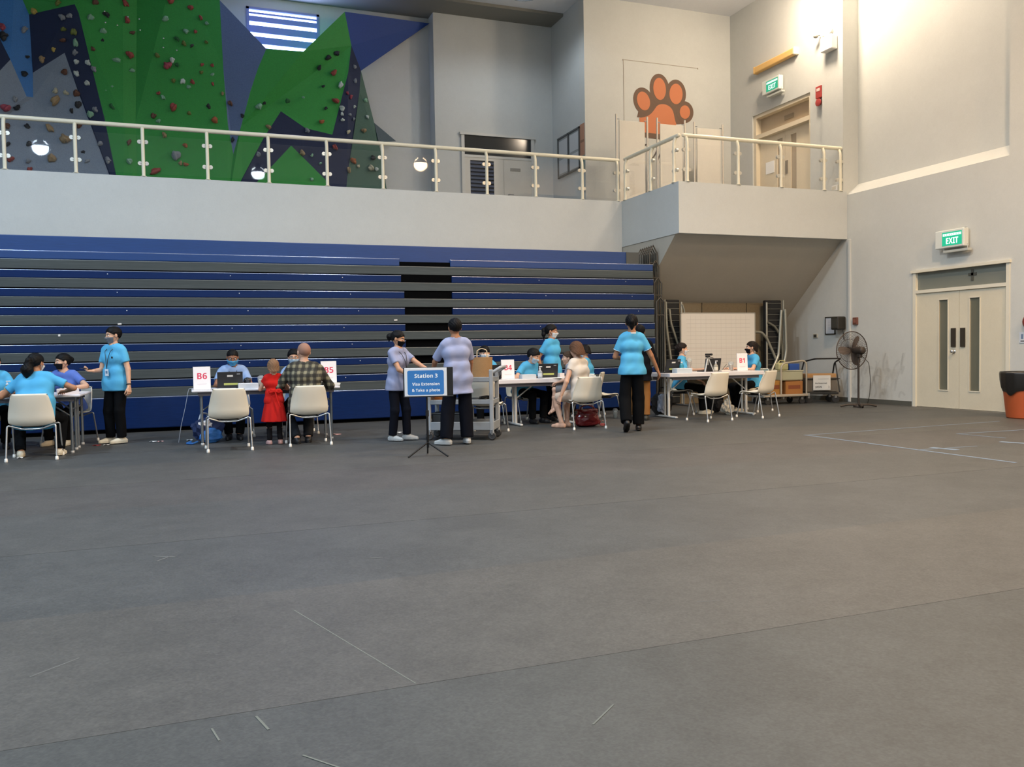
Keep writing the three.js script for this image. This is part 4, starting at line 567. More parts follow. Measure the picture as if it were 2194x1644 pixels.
// ---------------------------------------------------------------- niche under the bay
{
  const t = thing('whiteboard', 'large gridded whiteboard standing behind table B1', 'whiteboard', [10.34, 0, -15.08], 0);
  const tx = canvasTex(1024, 720, (g, W, H) => { g.fillStyle = '#d8d2c8'; g.fillRect(0, 0, W, H); g.strokeStyle = '#bcb6ad'; g.lineWidth = 2.5; for (let i = 1; i < 13; i++) { g.beginPath(); g.moveTo(50 + i * 71, 20); g.lineTo(50 + i * 71, H - 10); g.stroke(); } for (let i = 1; i < 15; i++) { g.beginPath(); g.moveTo(60, 20 + i * 47); g.lineTo(W - 60, 20 + i * 47); g.stroke(); } g.strokeStyle = '#c2aaa4'; g.lineWidth = 3; g.beginPath(); g.moveTo(60, 410); g.lineTo(W - 90, 410); g.stroke(); });
  part(t, 'board', [rb(1.82, 1.3, .025, .006, 0, 1.26, 0)], M(0xd8d2c8, .35)); part(t, 'print', [new THREE.PlaneGeometry(1.78, 1.26).translate(0, 1.26, .0135)], M(0xffffff, .3, 0, { map: tx }));
  part(t, 'frame', [bx(1.84, .02, .035, 0, 1.91, 0), bx(1.84, .02, .035, 0, .61, 0), bx(.02, 1.3, .035, -.91, 1.26, 0), bx(.02, 1.3, .035, .91, 1.26, 0)], M(0xb8b4aa, .35, .6));
  for (const s of [-1, 1]) { part(t, 'leg', [bar([s * .85, .03, 0], [s * .85, .62, 0], .018)], steel); part(t, 'foot', [bar([s * .85, .02, -.3], [s * .85, .02, .3], .018)], steel); }
  // tall beige boards behind
  const bm = M(0x7d7059, .75, 0, { map: grainT }); [[9.62, 10.28], [10.3, 11.42], [11.44, 12.2]].forEach(([a, b], i) => { const o = thing('beige_board', ['tall beige board behind the left of the whiteboard', 'widest tall beige board directly behind the whiteboard', 'tall beige board right of the whiteboard behind bent tubes'][i], 'board', [(a + b) / 2, 0, -15.62], 0, 'tall boards leaning under the soffit'); part(o, 'panel', [rb(b - a, 2.14, .03, .006, 0, 1.07, 0)], bm); part(o, 'edge_trim', [bx(b - a, .03, .036, 0, 2.14, 0)], M(0x6a604e, .7)); });
  // folded frames: dark ladder racks with bent silver tubes
  const tubeM = M(0xa5a497, .36, .55), rung = M(0x8f9088, .4, .5);
  [[9.2, 9.6, 'folded rack with bent silver tubes left of the whiteboard'], [11.72, 12.18, 'folded rack with bent silver tubes right of the whiteboard']].forEach(([x0, x1, lab], k) => {
    const f = thing('folded_rack', lab, 'rack', [x0, 0, -15.28], 0, 'folded racks beside the whiteboard'), w = x1 - x0;
    part(f, 'dark_panel', [rb(w - .04, 2.16, .1, .02, w / 2, 1.12, -.12)], M(0x16181a, .7));
    for (let i = 0; i < 17; i++) part(f, 'rung', [bar([.04, .18 + i * .122, -.06], [w - .04, .18 + i * .122, -.06], .006)], rung);
    part(f, 'upright', [bar([k ? .02 : w, .03, -.03], [k ? .02 : w, 2.15, -.03], .02)], M(0xb5b2a4, .4, .4)); part(f, 'upright', [bar([k ? w : 0, .03, -.03], [k ? w : 0, 2.2, -.03], .018)], tubeM);
    if (k) { part(f, 'bent_tube', [tube([[w - .1, 1.98, .03], [w - .14, 1.6, .04], [.25, 1.0, .06], [.04, .62, .07]], .03, 30, 10)], tubeM); part(f, 'bent_tube', [tube([[w - .02, 2.0, .05], [w - .01, 1.5, .06], [w - .01, 1.1, .07], [w - .08, .82, .08], [w - .28, .64, .08], [.1, .58, .08], [.0, .7, .08]], .03, 40, 10)], tubeM); part(f, 'bent_tube', [tube([[-.42, 1.52, .0], [-.15, 1.5, .0], [.0, 1.36, 0], [.2, .95, .02], [.42, .45, .03]], .03, 36, 10)], tubeM); part(f, 'bent_tube', [tube([[.02, 1.72, .0], [.2, 1.62, .01], [.36, 1.4, .01], [.4, 1.0, .01], [.38, .6, .01]], .026, 36, 10)], M(0x7b7a6e, .4, .4)); part(f, 'bent_tube', [tube([[-.35, .7, .05], [0, .66, .06], [.3, .7, .07]], .026, 20, 8)], tubeM); }
    else { part(f, 'bent_tube', [tube([[-.02, 2.15, .04], [0, 1.6, .04], [.08, 1.0, .05], [.12, .5, .05]], .028, 30, 10)], tubeM); part(f, 'bent_tube', [tube([[.08, 2.0, .02], [.12, 1.7, .02], [.3, 1.2, .02], [.4, .8, .02]], .024, 30, 10)], tubeM); part(f, 'bent_tube', [tube([[w, 2.1, 0], [w + .05, 1.95, .0], [w + .04, 1.6, 0]], .018, 20, 8)], tubeM); }
  });
}
function castor(p, x, z, r) { const c = part(p, 'wheel', [new THREE.CylinderGeometry(r, r, .035, 18).rotateX(PI / 2).translate(x, r, z)], M(0x2a2a2a, .6)); part(c, 'wheel_fork', [rb(.05, .06, .05, .006, x, r + .05, z)], steel); }
{ // platform trolley with boxes
  const t = thing('platform_trolley', 'flat platform trolley with pale hoop handle and cardboard boxes', 'trolley', [11.45, 0, -14.55], -.1);
  part(t, 'deck', [rb(1.02, .05, .6, .015, 0, .18, 0)], M(0xa89c8a, .6)); part(t, 'bumper', [rb(.05, .07, .62, .02, .52, .18, 0), rb(.05, .07, .62, .02, -.52, .18, 0)], M(0x8d8c86, .6));
  for (const x of [-.4, .4]) for (const z of [-.22, .22]) castor(t, x, z, .065);
  part(t, 'hoop_handle', [bent([[-.12, .2, .28], [-.12, .84, .28], [.47, .9, .28], [.47, .2, .28]], .018, .12)], M(0xb0a795, .45, .2));
  const kraft = M(0xa9713a, .85, 0, { map: grainT });
  const carton = (label, x, y, z, w, h, d, m, yaw) => { const b = thing('cardboard_box', label, 'box', [x, y, z], yaw); part(b, 'carton', [rb(w, h, d, .006, 0, h / 2, 0)], m); part(b, 'flap', [bx(w, .004, d * .48, 0, h + .01, d * .25).rotateX(0)], m); part(b, 'print_band', [new THREE.PlaneGeometry(w * .7, h * .3).translate(0, h * .55, d / 2 + .001)], M(0x7d4426, .8)); return b; };
  carton('brown cardboard box with dark print at the front of the trolley', 11.65, .205, -14.42, .4, .26, .26, kraft, -.1);
  carton('yellow-brown open cardboard box left on the trolley', 11.15, .205, -14.48, .38, .28, .32, M(0xb07c35, .85, 0, { map: grainT }), .05);
  const pt = thing('pale_tub', 'pale green plastic tub on the brown box', 'tub', [11.62, .482, -14.45], -.1); part(pt, 'tub', [rb(.5, .2, .3, .03, 0, .1, 0)], M(0xa5a489, .55)); part(pt, 'lid', [rb(.52, .02, .32, .01, 0, .2, 0)], M(0xb1af94, .55));
  const gc = thing('fuel_can', 'yellowish jerrican on top of the pale tub', 'can', [11.49, .693, -14.5], -.1); part(gc, 'can', [rb(.24, .16, .16, .04, 0, .08, 0)], M(0xb3ad7d, .5)); part(gc, 'grip', [tube([[-.08, .15, 0], [-.05, .2, 0], [.05, .2, 0], [.08, .15, 0]], .012, 16, 6)], M(0xb3ad7d, .5));
  openBox('blue box on top of the pale tub', 11.77, .693, -14.52, .24, .13, .16, 0x2a4f9c, 'box', -.1, 'blue_box');
  const bs = thing('bottle', 'clear bottle standing in the yellow-brown box', 'bottle', [11.08, .497, -14.5]); part(bs, 'bottle_body', [lathe([[0, 0], [.045, 0], [.045, .12], [.015, .17], [.015, .2], [0, .2]], 16)], clearPl); part(bs, 'cap', [lathe([[0, .2], [.018, .2], [.018, .23], [0, .23]], 12)], whiteP);
  const t2 = thing('platform_trolley', 'black-handled trolley with white printed sign behind the other', 'trolley', [12.38, 0, -14.42], -.38);
  part(t2, 'deck', [rb(.66, .05, .46, .015, 0, .2, 0)], M(0x2b2a27, .7)); for (const x of [-.28, .28]) for (const z of [-.18, .18]) castor(t2, x, z, .075);
  part(t2, 'handle', [bent([[-.4, .22, -.2], [-.25, .86, -.2], [-.12, .92, .12], [.42, .92, .12], [.36, .83, -.1], [.3, .22, -.2]], .016, .05)], blackMetal);
  part(t2, 'upright', [bar([.36, .22, .2], [.36, .84, -.05], .012), bar([-.32, .22, .2], [-.32, .62, .2], .012), bar([-.32, .5, .2], [.36, .5, .2], .01)], blackMetal);
  part(t2, 'crate', [rb(.62, .3, .36, .01, 0, .38, .0)], M(0x6d655a, .8)); part(t2, 'crate_lid', [rb(.62, .09, .34, .01, 0, .56, -.02)], M(0xab8355, .8));
  const tx = canvasTex(300, 256, (g) => { g.fillStyle = '#d6d4ce'; g.fillRect(0, 0, 300, 256); g.fillStyle = '#a4a5a0'; g.fillRect(80, 58, 190, 10); g.fillStyle = '#3c3c3a'; g.font = 'bold 34px sans-serif'; g.fillText('No Reserved', 30, 148); g.font = 'bold 50px sans-serif'; g.fillText('(ASN', 32, 216); g.fillText(')', 262, 216); });
  const s = part(t2, 'sign_card', [rb(.36, .31, .008, .003, -.02, .42, .23)], M(0xd6d4ce, .6)); part(s, 'print', [new THREE.PlaneGeometry(.355, .305).translate(-.02, .42, .2348)], M(0xffffff, .6, 0, { map: tx }));
}
{ // pedestal fan facing the back
  const t = thing('pedestal_fan', 'dark pedestal fan turned to the niche, beside the right wall', 'fan', [11.96, 0, -12.84], PI - .03), dm = M(0x3a322c, .5, .2);
  part(t, 'pole', [bar([0, .05, 0], [0, .98, 0], .019)], dm);
  part(t, 'base', [lathe([[0, .06], [.06, .06], [.09, .03], [.1, .0], [0, 0]], 20)], dm); for (let k = 0; k < 4; k++) { const a = .5 + k * PI / 2; part(t, 'base_arm', [tube([[0, .05, 0], [Math.cos(a) * .2, .05, Math.sin(a) * .2], [Math.cos(a) * .33, .022, Math.sin(a) * .33]], .02, 12, 8)], dm); }
  part(t, 'motor', [lathe([[0, -.13], [.05, -.125], [.075, -.09], [.075, .06], [.05, .16], [0, .17]], 20).rotateX(PI / 2).translate(0, 1.09, -.02), rb(.08, .1, .09, .02, 0, 1.0, -.03)], dm);
  const cg = []; for (let k = 0; k < 60; k++) { const a = k / 60 * 2 * PI, c = Math.cos(a), s = Math.sin(a); cg.push(tube([[c * .05, s * .05, .2], [c * .24, s * .24, .18], [c * .36, s * .36, .11]], .003, 8, 4)); cg.push(tube([[c * .07, s * .07, .04], [c * .24, s * .24, .045], [c * .36, s * .36, .1]], .003, 8, 4)); }
  part(t, 'cage', [...cg, new THREE.TorusGeometry(.365, .009, 8, 48).translate(0, 0, .105), new THREE.TorusGeometry(.22, .004, 6, 40).translate(0, 0, .183), new THREE.CylinderGeometry(.06, .06, .01, 20).rotateX(PI / 2).translate(0, 0, .2)].map(g => g.translate(0, 1.09, .07)), M(0x4a3f38, .45, .4));
  for (let k = 0; k < 3; k++) { const s = new THREE.Shape(); s.moveTo(.03, -.02); s.bezierCurveTo(.12, -.1, .3, -.12, .32, .02); s.bezierCurveTo(.3, .12, .12, .08, .03, .03); part(t, 'blade', [new THREE.ExtrudeGeometry(s, { depth: .004, bevelEnabled: false, curveSegments: 10 }).rotateX(.35).rotateZ(k * 2.094).translate(0, 1.09, .18)], M(0x6a5f58, .5)); }
  part(t, 'power_cord', [tube([[0, 1.0, -.06], [-.15, .85, -.1], [-.28, .55, -.0], [-.45, .25, .2], [-.62, .03, .45]], .006, 40, 6)], M(0x3d3a34, .6));
}
{ // bin
  const t = thing('waste_bin', 'orange bin with black liner at the right edge', 'bin', [12.32, 0, -9.6], .1), om = M(0xb2542a, .5);
  part(t, 'tub', [lathe([[0, .0], [.29, .0], [.3, .02], [.37, .66], [.385, .67], [.385, .7], [.35, .7], [.29, .03], [0, .03]], 36)], om);
  const l = lathe([[.36, .45], [.388, .52], [.395, .7], [.385, .735], [.35, .73], [.33, .5], [0, .3]], 48), p = l.attributes.position; for (let i = 0; i < p.count; i++) { const a = Math.atan2(p.getZ(i), p.getX(i)); if (p.getY(i) < .6 && Math.hypot(p.getX(i), p.getZ(i)) > .34) p.setY(i, p.getY(i) + .07 * Math.sin(a * 3 + 1) + .02 * Math.sin(a * 11)); const k = 1 + .012 * Math.sin(a * 17); p.setX(i, p.getX(i) * k); p.setZ(i, p.getZ(i) * k); } l.computeVertexNormals();
  part(t, 'bin_liner', [l], M(0x1d1b19, .35));
}
// blue tape marks on the floor
{
  const tm = M(0x74869a, .7), tape = (lab, x0, z0, x1, z1, w = .04) => { const d = Math.atan2(x1 - x0, z1 - z0), l = Math.hypot(x1 - x0, z1 - z0); const m = mesh(numbered('floor_tape'), [bx(w, .0012, l).rotateY(d).translate((x0 + x1) / 2, .0022, (z0 + z1) / 2)], tm); m.userData = { label: lab, category: 'tape', group: 'blue tape marks on the floor' }; scene.add(m); };
  tape('long pale blue tape line running toward the viewer', 7.68, -9.23, 7.64, -6.08); tape('faint tape line running toward the bin from the corner mark', 7.7, -9.2, 11.46, -9.4, .025); tape('tape line in front of the bin, parallel to the wall', 9.44, -8.37, 10.7, -8.31, .03); tape('short tape edge beside the far tape corner', 9.44, -8.37, 9.5, -7.7, .03); tape('short blue tape tab nearest the long line', 7.95, -7.4, 8.02, -7.1, .09); tape('short blue tape tab near the right edge', 9.1, -7.45, 9.2, -7.15, .09); tape('faint tape line behind the nearest tab', 7.66, -7.3, 8.5, -7.26, .02);
}
// ================================================================ people: signed distance fields meshed with surface nets
const v = (x, y, z) => [x, y, z], add = (a, b) => [a[0] + b[0], a[1] + b[1], a[2] + b[2]], sub = (a, b) => [a[0] - b[0], a[1] - b[1], a[2] - b[2]], mul = (a, s) => [a[0] * s, a[1] * s, a[2] * s];
const dot = (a, b) => a[0] * b[0] + a[1] * b[1] + a[2] * b[2], len = a => Math.hypot(a[0], a[1], a[2]), nrm = a => mul(a, 1 / (len(a) || 1)), crs = (a, b) => [a[1] * b[2] - a[2] * b[1], a[2] * b[0] - a[0] * b[2], a[0] * b[1] - a[1] * b[0]];
const mad = (a, b, s) => [a[0] + b[0] * s, a[1] + b[1] * s, a[2] + b[2] * s];
function cap(x, y, z, a, b, ra, rb, cut) {
  const bx = b[0] - a[0], by = b[1] - a[1], bz = b[2] - a[2], px = x - a[0], py = y - a[1], pz = z - a[2], q = bx * bx + by * by + bz * bz || 1e-9, t = (px * bx + py * by + pz * bz) / q, h = t < 0 ? 0 : t > 1 ? 1 : t;
  let d = Math.sqrt((px - bx * h) ** 2 + (py - by * h) ** 2 + (pz - bz * h) ** 2) - (ra + (rb - ra) * h);
  if (cut) { const e = (t - 1) * Math.sqrt(q); if (e > d) d = e; }
  return d;
}
const smin = (a, b, k) => { const h = k - Math.abs(a - b); return h <= 0 ? Math.min(a, b) : Math.min(a, b) - h * h / (4 * k); };
const ell = (x, y, z, c, r) => { const X = (x - c[0]) / r[0], Y = (y - c[1]) / r[1], Z = (z - c[2]) / r[2], k0 = Math.sqrt(X * X + Y * Y + Z * Z), k1 = Math.sqrt((X / r[0]) ** 2 + (Y / r[1]) ** 2 + (Z / r[2]) ** 2); return k0 < 1e-6 ? -Math.min(...r) : k0 * (k0 - 1) / k1; };
function nets(f, lo, hi, c) {
  const n = [0, 1, 2].map(i => Math.ceil((hi[i] - lo[i]) / c) + 2), [nx, ny, nz] = n, B = 4, val = new Float32Array(nx * ny * nz), half = B * c * .9 + .03;
  for (let k0 = 0; k0 < nz; k0 += B) for (let j0 = 0; j0 < ny; j0 += B) for (let i0 = 0; i0 < nx; i0 += B) {
    const d0 = f(lo[0] + (i0 + 1.5) * c, lo[1] + (j0 + 1.5) * c, lo[2] + (k0 + 1.5) * c), far = Math.abs(d0) > half;
    for (let k = k0; k < Math.min(nz, k0 + B); k++) for (let j = j0; j < Math.min(ny, j0 + B); j++) for (let i = i0; i < Math.min(nx, i0 + B); i++) val[(k * ny + j) * nx + i] = far ? d0 : f(lo[0] + i * c, lo[1] + j * c, lo[2] + k * c);
  }
  const vid = new Int32Array(nx * ny * nz).fill(-1), pos = [], idx = [], cn = [0, 1, nx, nx + 1, nx * ny, nx * ny + 1, nx * ny + nx, nx * ny + nx + 1];
  const E = [[0, 1], [2, 3], [4, 5], [6, 7], [0, 2], [1, 3], [4, 6], [5, 7], [0, 4], [1, 5], [2, 6], [3, 7]];
  for (let k = 0; k < nz - 1; k++) for (let j = 0; j < ny - 1; j++) for (let i = 0; i < nx - 1; i++) {
    const o = (k * ny + j) * nx + i; let m = 0; for (let q = 0; q < 8; q++) if (val[o + cn[q]] < 0) m |= 1 << q;
    if (m === 0 || m === 255) continue;
    let sx = 0, sy = 0, sz = 0, w = 0;
    for (const [a, b] of E) { if (((m >> a) & 1) === ((m >> b) & 1)) continue; const va = val[o + cn[a]], vb = val[o + cn[b]], t = va / (va - vb); sx += (a & 1) + t * ((b & 1) - (a & 1)); sy += ((a >> 1) & 1) + t * (((b >> 1) & 1) - ((a >> 1) & 1)); sz += ((a >> 2) & 1) + t * (((b >> 2) & 1) - ((a >> 2) & 1)); w++; }
    vid[o] = pos.length / 3; pos.push(lo[0] + (i + sx / w) * c, lo[1] + (j + sy / w) * c, lo[2] + (k + sz / w) * c);
  }
  const quad = (a, b, c2, d, flip) => { if (a < 0 || b < 0 || c2 < 0 || d < 0) return; flip ? idx.push(a, c2, b, a, d, c2) : idx.push(a, b, c2, a, c2, d); };
  for (let k = 1; k < nz - 1; k++) for (let j = 1; j < ny - 1; j++) for (let i = 1; i < nx - 1; i++) {
    const o = (k * ny + j) * nx + i, s = val[o] < 0, X = 1, Y = nx, Z = nx * ny;
    if (s !== val[o + X] < 0) quad(vid[o - Y - Z], vid[o - Z], vid[o], vid[o - Y], !s);
    if (s !== val[o + Y] < 0) quad(vid[o - X - Z], vid[o - X], vid[o], vid[o - Z], !s);
    if (s !== val[o + Z] < 0) quad(vid[o - X - Y], vid[o - Y], vid[o], vid[o - X], !s);
  }
  const g = new THREE.BufferGeometry(); g.setAttribute('position', new THREE.Float32BufferAttribute(pos, 3)); g.setIndex(idx); g.computeVertexNormals();
  const uv = new Float32Array(pos.length / 3 * 2); for (let i = 0; i < uv.length / 2; i++) { uv[2 * i] = pos[3 * i] + .55 * pos[3 * i + 2]; uv[2 * i + 1] = pos[3 * i + 1]; } g.setAttribute('uv', new THREE.BufferAttribute(uv, 2)); return g;
}
function boundsOf(prims, pad) { const lo = [9, 9, 9], hi = [-9, -9, -9]; for (const p of prims) for (const [q, r] of [[p.a, p.ra], [p.b, p.rb]]) for (let i = 0; i < 3; i++) { lo[i] = Math.min(lo[i], q[i] - r - pad); hi[i] = Math.max(hi[i], q[i] + r + pad); } return [lo, hi]; }
const field = (prims) => (x, y, z) => { let d = 9; for (const p of prims) { const e = cap(x, y, z, p.a, p.b, p.ra, p.rb, p.cut); d = d > 8 ? e : smin(d, e, p.k ?? .03); } return d; };
const C = (a, b, ra, rb = ra, k = .03, cut = 0) => ({ a, b, ra, rb, k, cut });
function ik(S, T, l1, l2, pole) {   // elbow or knee, and the end actually reached
  let d = sub(T, S), L = len(d); const mx = (l1 + l2) * .995; if (L > mx) { T = mad(S, d, mx / L); d = sub(T, S); L = mx; }
  const u = nrm(d), a = (l1 * l1 - l2 * l2 + L * L) / (2 * L), h = Math.sqrt(Math.max(0, l1 * l1 - a * a)); let p = mad(pole, u, -dot(pole, u)); p = nrm(p);
  return [add(mad(S, u, a), mul(p, h)), T];
}
function handPrims(W, d, n, side, curl, s, spread = 1) {   // wrist, finger direction, palm normal, side (+1 left, -1 right)
  d = nrm(d); n = nrm(mad(n, d, -dot(n, d))); const t = side > 0 ? crs(n, d) : crs(d, n), out = [];
  const off = [.028, .0095, -.0095, -.027], fl = [.066, .076, .07, .054];
  off.forEach((o, i) => { const b = mad(mad(W, d, .082 * s), t, o * s * spread); out.push(C(mad(W, t, o * .5 * s), b, .0145 * s, .012 * s, .014)); });
  const fingers = [];
  off.forEach((o, i) => { let p = mad(mad(W, d, .08 * s), t, o * s * spread), ang = curl * .45 + .05 * i, r = .0092 * s; for (let j = 0; j < 3; j++) { const dir = add(mul(d, Math.cos(ang)), mul(n, Math.sin(ang))), q = mad(p, dir, fl[i] * s * [.45, .31, .24][j]); fingers.push(C(p, q, r, r * .92, .004)); p = q; r *= .92; ang += curl * .75; } });
  let p = mad(mad(W, d, .028 * s), t, .02 * s), a = .75 - curl * .2; let r = .0125 * s; for (let j = 0; j < 3; j++) { const dir = nrm(add(add(mul(d, Math.cos(a)), mul(t, Math.sin(a) * .85)), mul(n, .25 + curl * .35 * j))), q = mad(p, dir, [.04, .032, .026][j] * s); fingers.push(C(p, q, r, r * .88, j ? .004 : .012)); p = q; r *= .88; a -= .22 + curl * .15; }
  return [...out, ...fingers];
}
function headField(hs) {   // in head space: y up, z forward, centre mid-skull; height about .225
  return (x, y, z) => {
    x /= hs; y /= hs; z /= hs; const ax = Math.abs(x);
    let d = ell(x, y, z, [0, .026, -.012], [.076, .088, .096]);
    d = smin(d, ell(x, y, z, [0, -.04, .018], [.058, .072, .07]), .035);
    d = smin(d, ell(ax, y, z, [.036, -.022, .055], [.026, .026, .026]), .02);                     // cheeks
    d = smin(d, ell(x, y, z, [0, -.098, .058], [.022, .017, .02]), .02);                         // chin
    d = smin(d, cap(ax, y, z, [.012, .03, .082], [.045, .028, .066], .011, .01), .012);          // brow
    d = Math.max(d, -ell(ax, y, z, [.031, .006, .094], [.017, .0115, .016]));                    // eye sockets
    d = smin(d, cap(x, y, z, [0, .018, .084], [0, -.026, .103], .008, .0125), .01);              // nose
    d = smin(d, cap(ax, y, z, [0, -.031, .095], [.011, -.032, .09], .009, .0075), .006);         // nostrils
    d = smin(d, cap(ax, y, z, [0, -.058, .085], [.018, -.06, .077], .008, .005), .006);          // lips
    d = smin(d, ell(ax, y, z, [.079, -.004, -.008], [.01, .03, .019]), .008);                    // ears
    return d * hs;
  };
}
const SKIN = { a: 0xc08f70, b: 0xa67454, c: 0xd0a285, p: 0xd4a88e };
const hairGirl = P3(0x7d6049, .65, .3), hairM = P3(0x0a090b, .6, .35), hairBrown = P3(0x5a4030, .65, .3), hairKid = P3(0x4a382a, .65, .3), hairDark2 = P3(0x1c1410, .6, .35), stubble = P3(0x9a7666, .85, .3);
const fab = (c, x = {}) => P3(c, .9, .15, { bumpMap: clothB, bumpScale: .0002, ...x });
const cyan = fab(0x52a4cf), cyan2 = fab(0x58a9d2), peri = fab(0x5a74bd), lav = fab(0x9299b8), lav2 = fab(0x989fbe), skyS = fab(0x8ba3c9), blackF = fab(0x0f1012), navyF = fab(0x14161e), tanF = fab(0x8c6238), creamF = fab(0xd2c8bc), greyF = fab(0x8b8f9c), redF = fab(0xc02622), darkF = fab(0x121418), jeanF = fab(0x26282c), shortG = fab(0x6f7074);
const plaidT = canvasTex(128, 128, g => { g.fillStyle = '#77745f'; g.fillRect(0, 0, 128, 128); g.fillStyle = 'rgba(20,20,20,.62)'; g.fillRect(0, 0, 64, 128); g.fillRect(0, 0, 128, 64); g.fillStyle = 'rgba(165,160,135,.3)'; g.fillRect(90, 0, 8, 128); g.fillRect(0, 90, 128, 8); });
plaidT.wrapS = plaidT.wrapT = THREE.RepeatWrapping; plaidT.repeat.set(1 / .085, 1 / .085); const plaidF = M(0xffffff, .85, 0, { map: plaidT });
const maskB = fab(0x4f9ccb), maskW = fab(0xd5d9dc), maskK = fab(0x17181c), maskG = fab(0x6c727b), maskP = fab(0xa9c4d8);
const shoeW = M(0xcfc6b0, .6), shoeG = M(0xb4b6b5, .6), shoeK = M(0x1a1a1c, .5), shoePink = M(0xd3a9a4, .6), skinFoot = (c) => M(c, .6);

function person(o) {
  const t = thing('person', o.label, 'person', [o.x, 0, o.z], o.yaw), H = o.H ?? 1.62, s = H / 1.7, w = (o.w ?? 1) * s, k = .05 * s;
  const sit = !!o.sit, hs = (o.hs ?? 1) * s * 1.02, py = sit ? (o.seatY ?? .44) + .1 * s : (o.py ?? .525 * H), P = v(o.px ?? 0, py, o.pz ?? (sit ? -.06 : 0));
  const lean = o.lean ?? 0, side = o.side ?? 0, tw = o.twist ?? 0, U = nrm(v(side, Math.cos(lean), Math.sin(lean))), L0 = v(Math.cos(tw), 0, -Math.sin(tw)), F = nrm(crs(L0, U)), Lf = crs(U, F);
  const up = (q) => mad(P, U, q * s), SC = up(.485), NB = up(.53), nl = o.neck ?? lean * .5, HCn = mad(NB, nrm(v(side * .6, Math.cos(nl), Math.sin(nl))), .145 * s);
  const torso = [C(mad(P, Lf, .07 * w), mad(P, Lf, -.07 * w), .105 * w, .105 * w, k), C(mad(up(.15), Lf, .055 * w), mad(up(.15), Lf, -.055 * w), .098 * w, .098 * w, k), C(mad(up(.34), Lf, .072 * w), mad(up(.34), Lf, -.072 * w), .105 * w, .105 * w, k), C(mad(mad(SC, Lf, .115 * w), U, -.012 * s), mad(mad(SC, Lf, -.115 * w), U, -.012 * s), .056 * w, .056 * w, k), C(mad(NB, U, -.02 * s), mad(mad(SC, Lf, .1 * w), U, .0), .05 * s, .045 * s, k), C(mad(NB, U, -.02 * s), mad(mad(SC, Lf, -.1 * w), U, .0), .05 * s, .045 * s, k)];
  // limbs
  const arms = {}, legs = {};
  for (const [key, sg] of [['L', 1], ['R', -1]]) {
    const S = mad(mad(SC, Lf, sg * .16 * w), U, -.03 * s), h = (o.hands ?? {})[key] ?? {}, T = h.t ?? v(sg * .25 * w, py - .03, .06);
    const [E, W] = ik(S, T, .285 * s, .245 * s, h.pole ?? v(sg * .5, -.3, -.8)); arms[key] = { S, E, W, d: h.d ?? nrm(sub(W, E)), n: h.n ?? v(-sg, 0, -.2), curl: h.curl ?? .55, hide: h.hide };
    const f = (o.feet ?? {})[key] ?? {}, hip = add(mad(P, Lf, sg * .088 * w), v(0, -.02 * s, 0)), A = f.a ?? v(sg * (sit ? .12 : .09), .085 * s, sit ? .3 : 0);
    const [K, A2] = ik(hip, A, (sit ? .415 : .4) * s, (sit ? .405 : .385) * s, f.pole ?? (sit ? v(sg * .15, 1, .6) : v(sg * .12, 0, 1))); legs[key] = { hip, K, A: A2, yaw: f.yaw ?? sg * .18, pitch: f.pitch ?? 0 };
  }
  const skinC = new THREE.Color(o.skin ?? SKIN.a), skinMat = new THREE.MeshStandardMaterial({ color: 0xffffff, vertexColors: true, roughness: .6 });
  // body
  const body = torso.map(p => ({ ...p, ra: p.ra * .93, rb: p.rb * .93 }));
  body.push(C(NB, mad(HCn, U, -.05 * s), .052 * s * (o.neckW ?? 1), .048 * s * (o.neckW ?? 1), .04));
  for (const q of ['L', 'R']) { const a = arms[q], l = legs[q]; body.push(C(a.S, a.E, .044 * s, .037 * s, .03), C(a.E, a.W, .037 * s, .0255 * s, .012), C(l.hip, l.K, .078 * s, .052 * s, .03), C(l.K, mad(l.K, sub(l.A, l.K), .35), .05 * s, .05 * s, .02), C(mad(l.K, sub(l.A, l.K), .35), l.A, .05 * s, .034 * s, .02), C(l.A, mad(l.A, v(0, -1, 0), .03 * s), .034 * s, .036 * s, .02)); }
  const paint = (g, c) => { const n = g.attributes.position.count, a = new Float32Array(n * 3); for (let i = 0; i < n; i++) { a[3 * i] = c.r; a[3 * i + 1] = c.g; a[3 * i + 2] = c.b; } g.setAttribute('color', new THREE.BufferAttribute(a, 3)); return g; };
  const [blo, bhi] = boundsOf(body, .05), geos = [paint(nets(field(body), blo, bhi, .0125), skinC)];
  for (const q of ['L', 'R']) if (!arms[q].hide) { const a = arms[q], hp = handPrims(a.W, a.d, a.n, q === 'L' ? 1 : -1, a.curl, s * 1.02); const [l, h] = boundsOf(hp, .012); geos.push(paint(nets(field(hp), l, h, .0048), skinC)); }
  // head
  const Rm = new THREE.Matrix4().makeRotationFromEuler(new THREE.Euler(o.hp ?? 0, (o.hy ?? 0), o.hr ?? 0, 'YXZ')); const hm = new THREE.Matrix4().makeTranslation(...HCn).multiply(Rm);
  const hf = headField(hs), hb = [-.1 * hs, -.13 * hs, -.13 * hs], he = [.1 * hs, .13 * hs, .13 * hs], head = paint(nets(hf, hb, he, .0055), skinC);
  { const p = head.attributes.position, c = head.attributes.color; for (let i = 0; i < p.count; i++) { const x = Math.abs(p.getX(i) / hs), y = p.getY(i) / hs, z = p.getZ(i) / hs; if (z > .05 && y > .022 && y < .034 && x > .013 && x < .05) c.setXYZ(i, .03, .022, .02); else if (z > .07 && y > -.068 && y < -.05 && x < .022) c.setXYZ(i, skinC.r * .85, skinC.g * .55, skinC.b * .55); } }
  geos.push(head.applyMatrix4(hm));
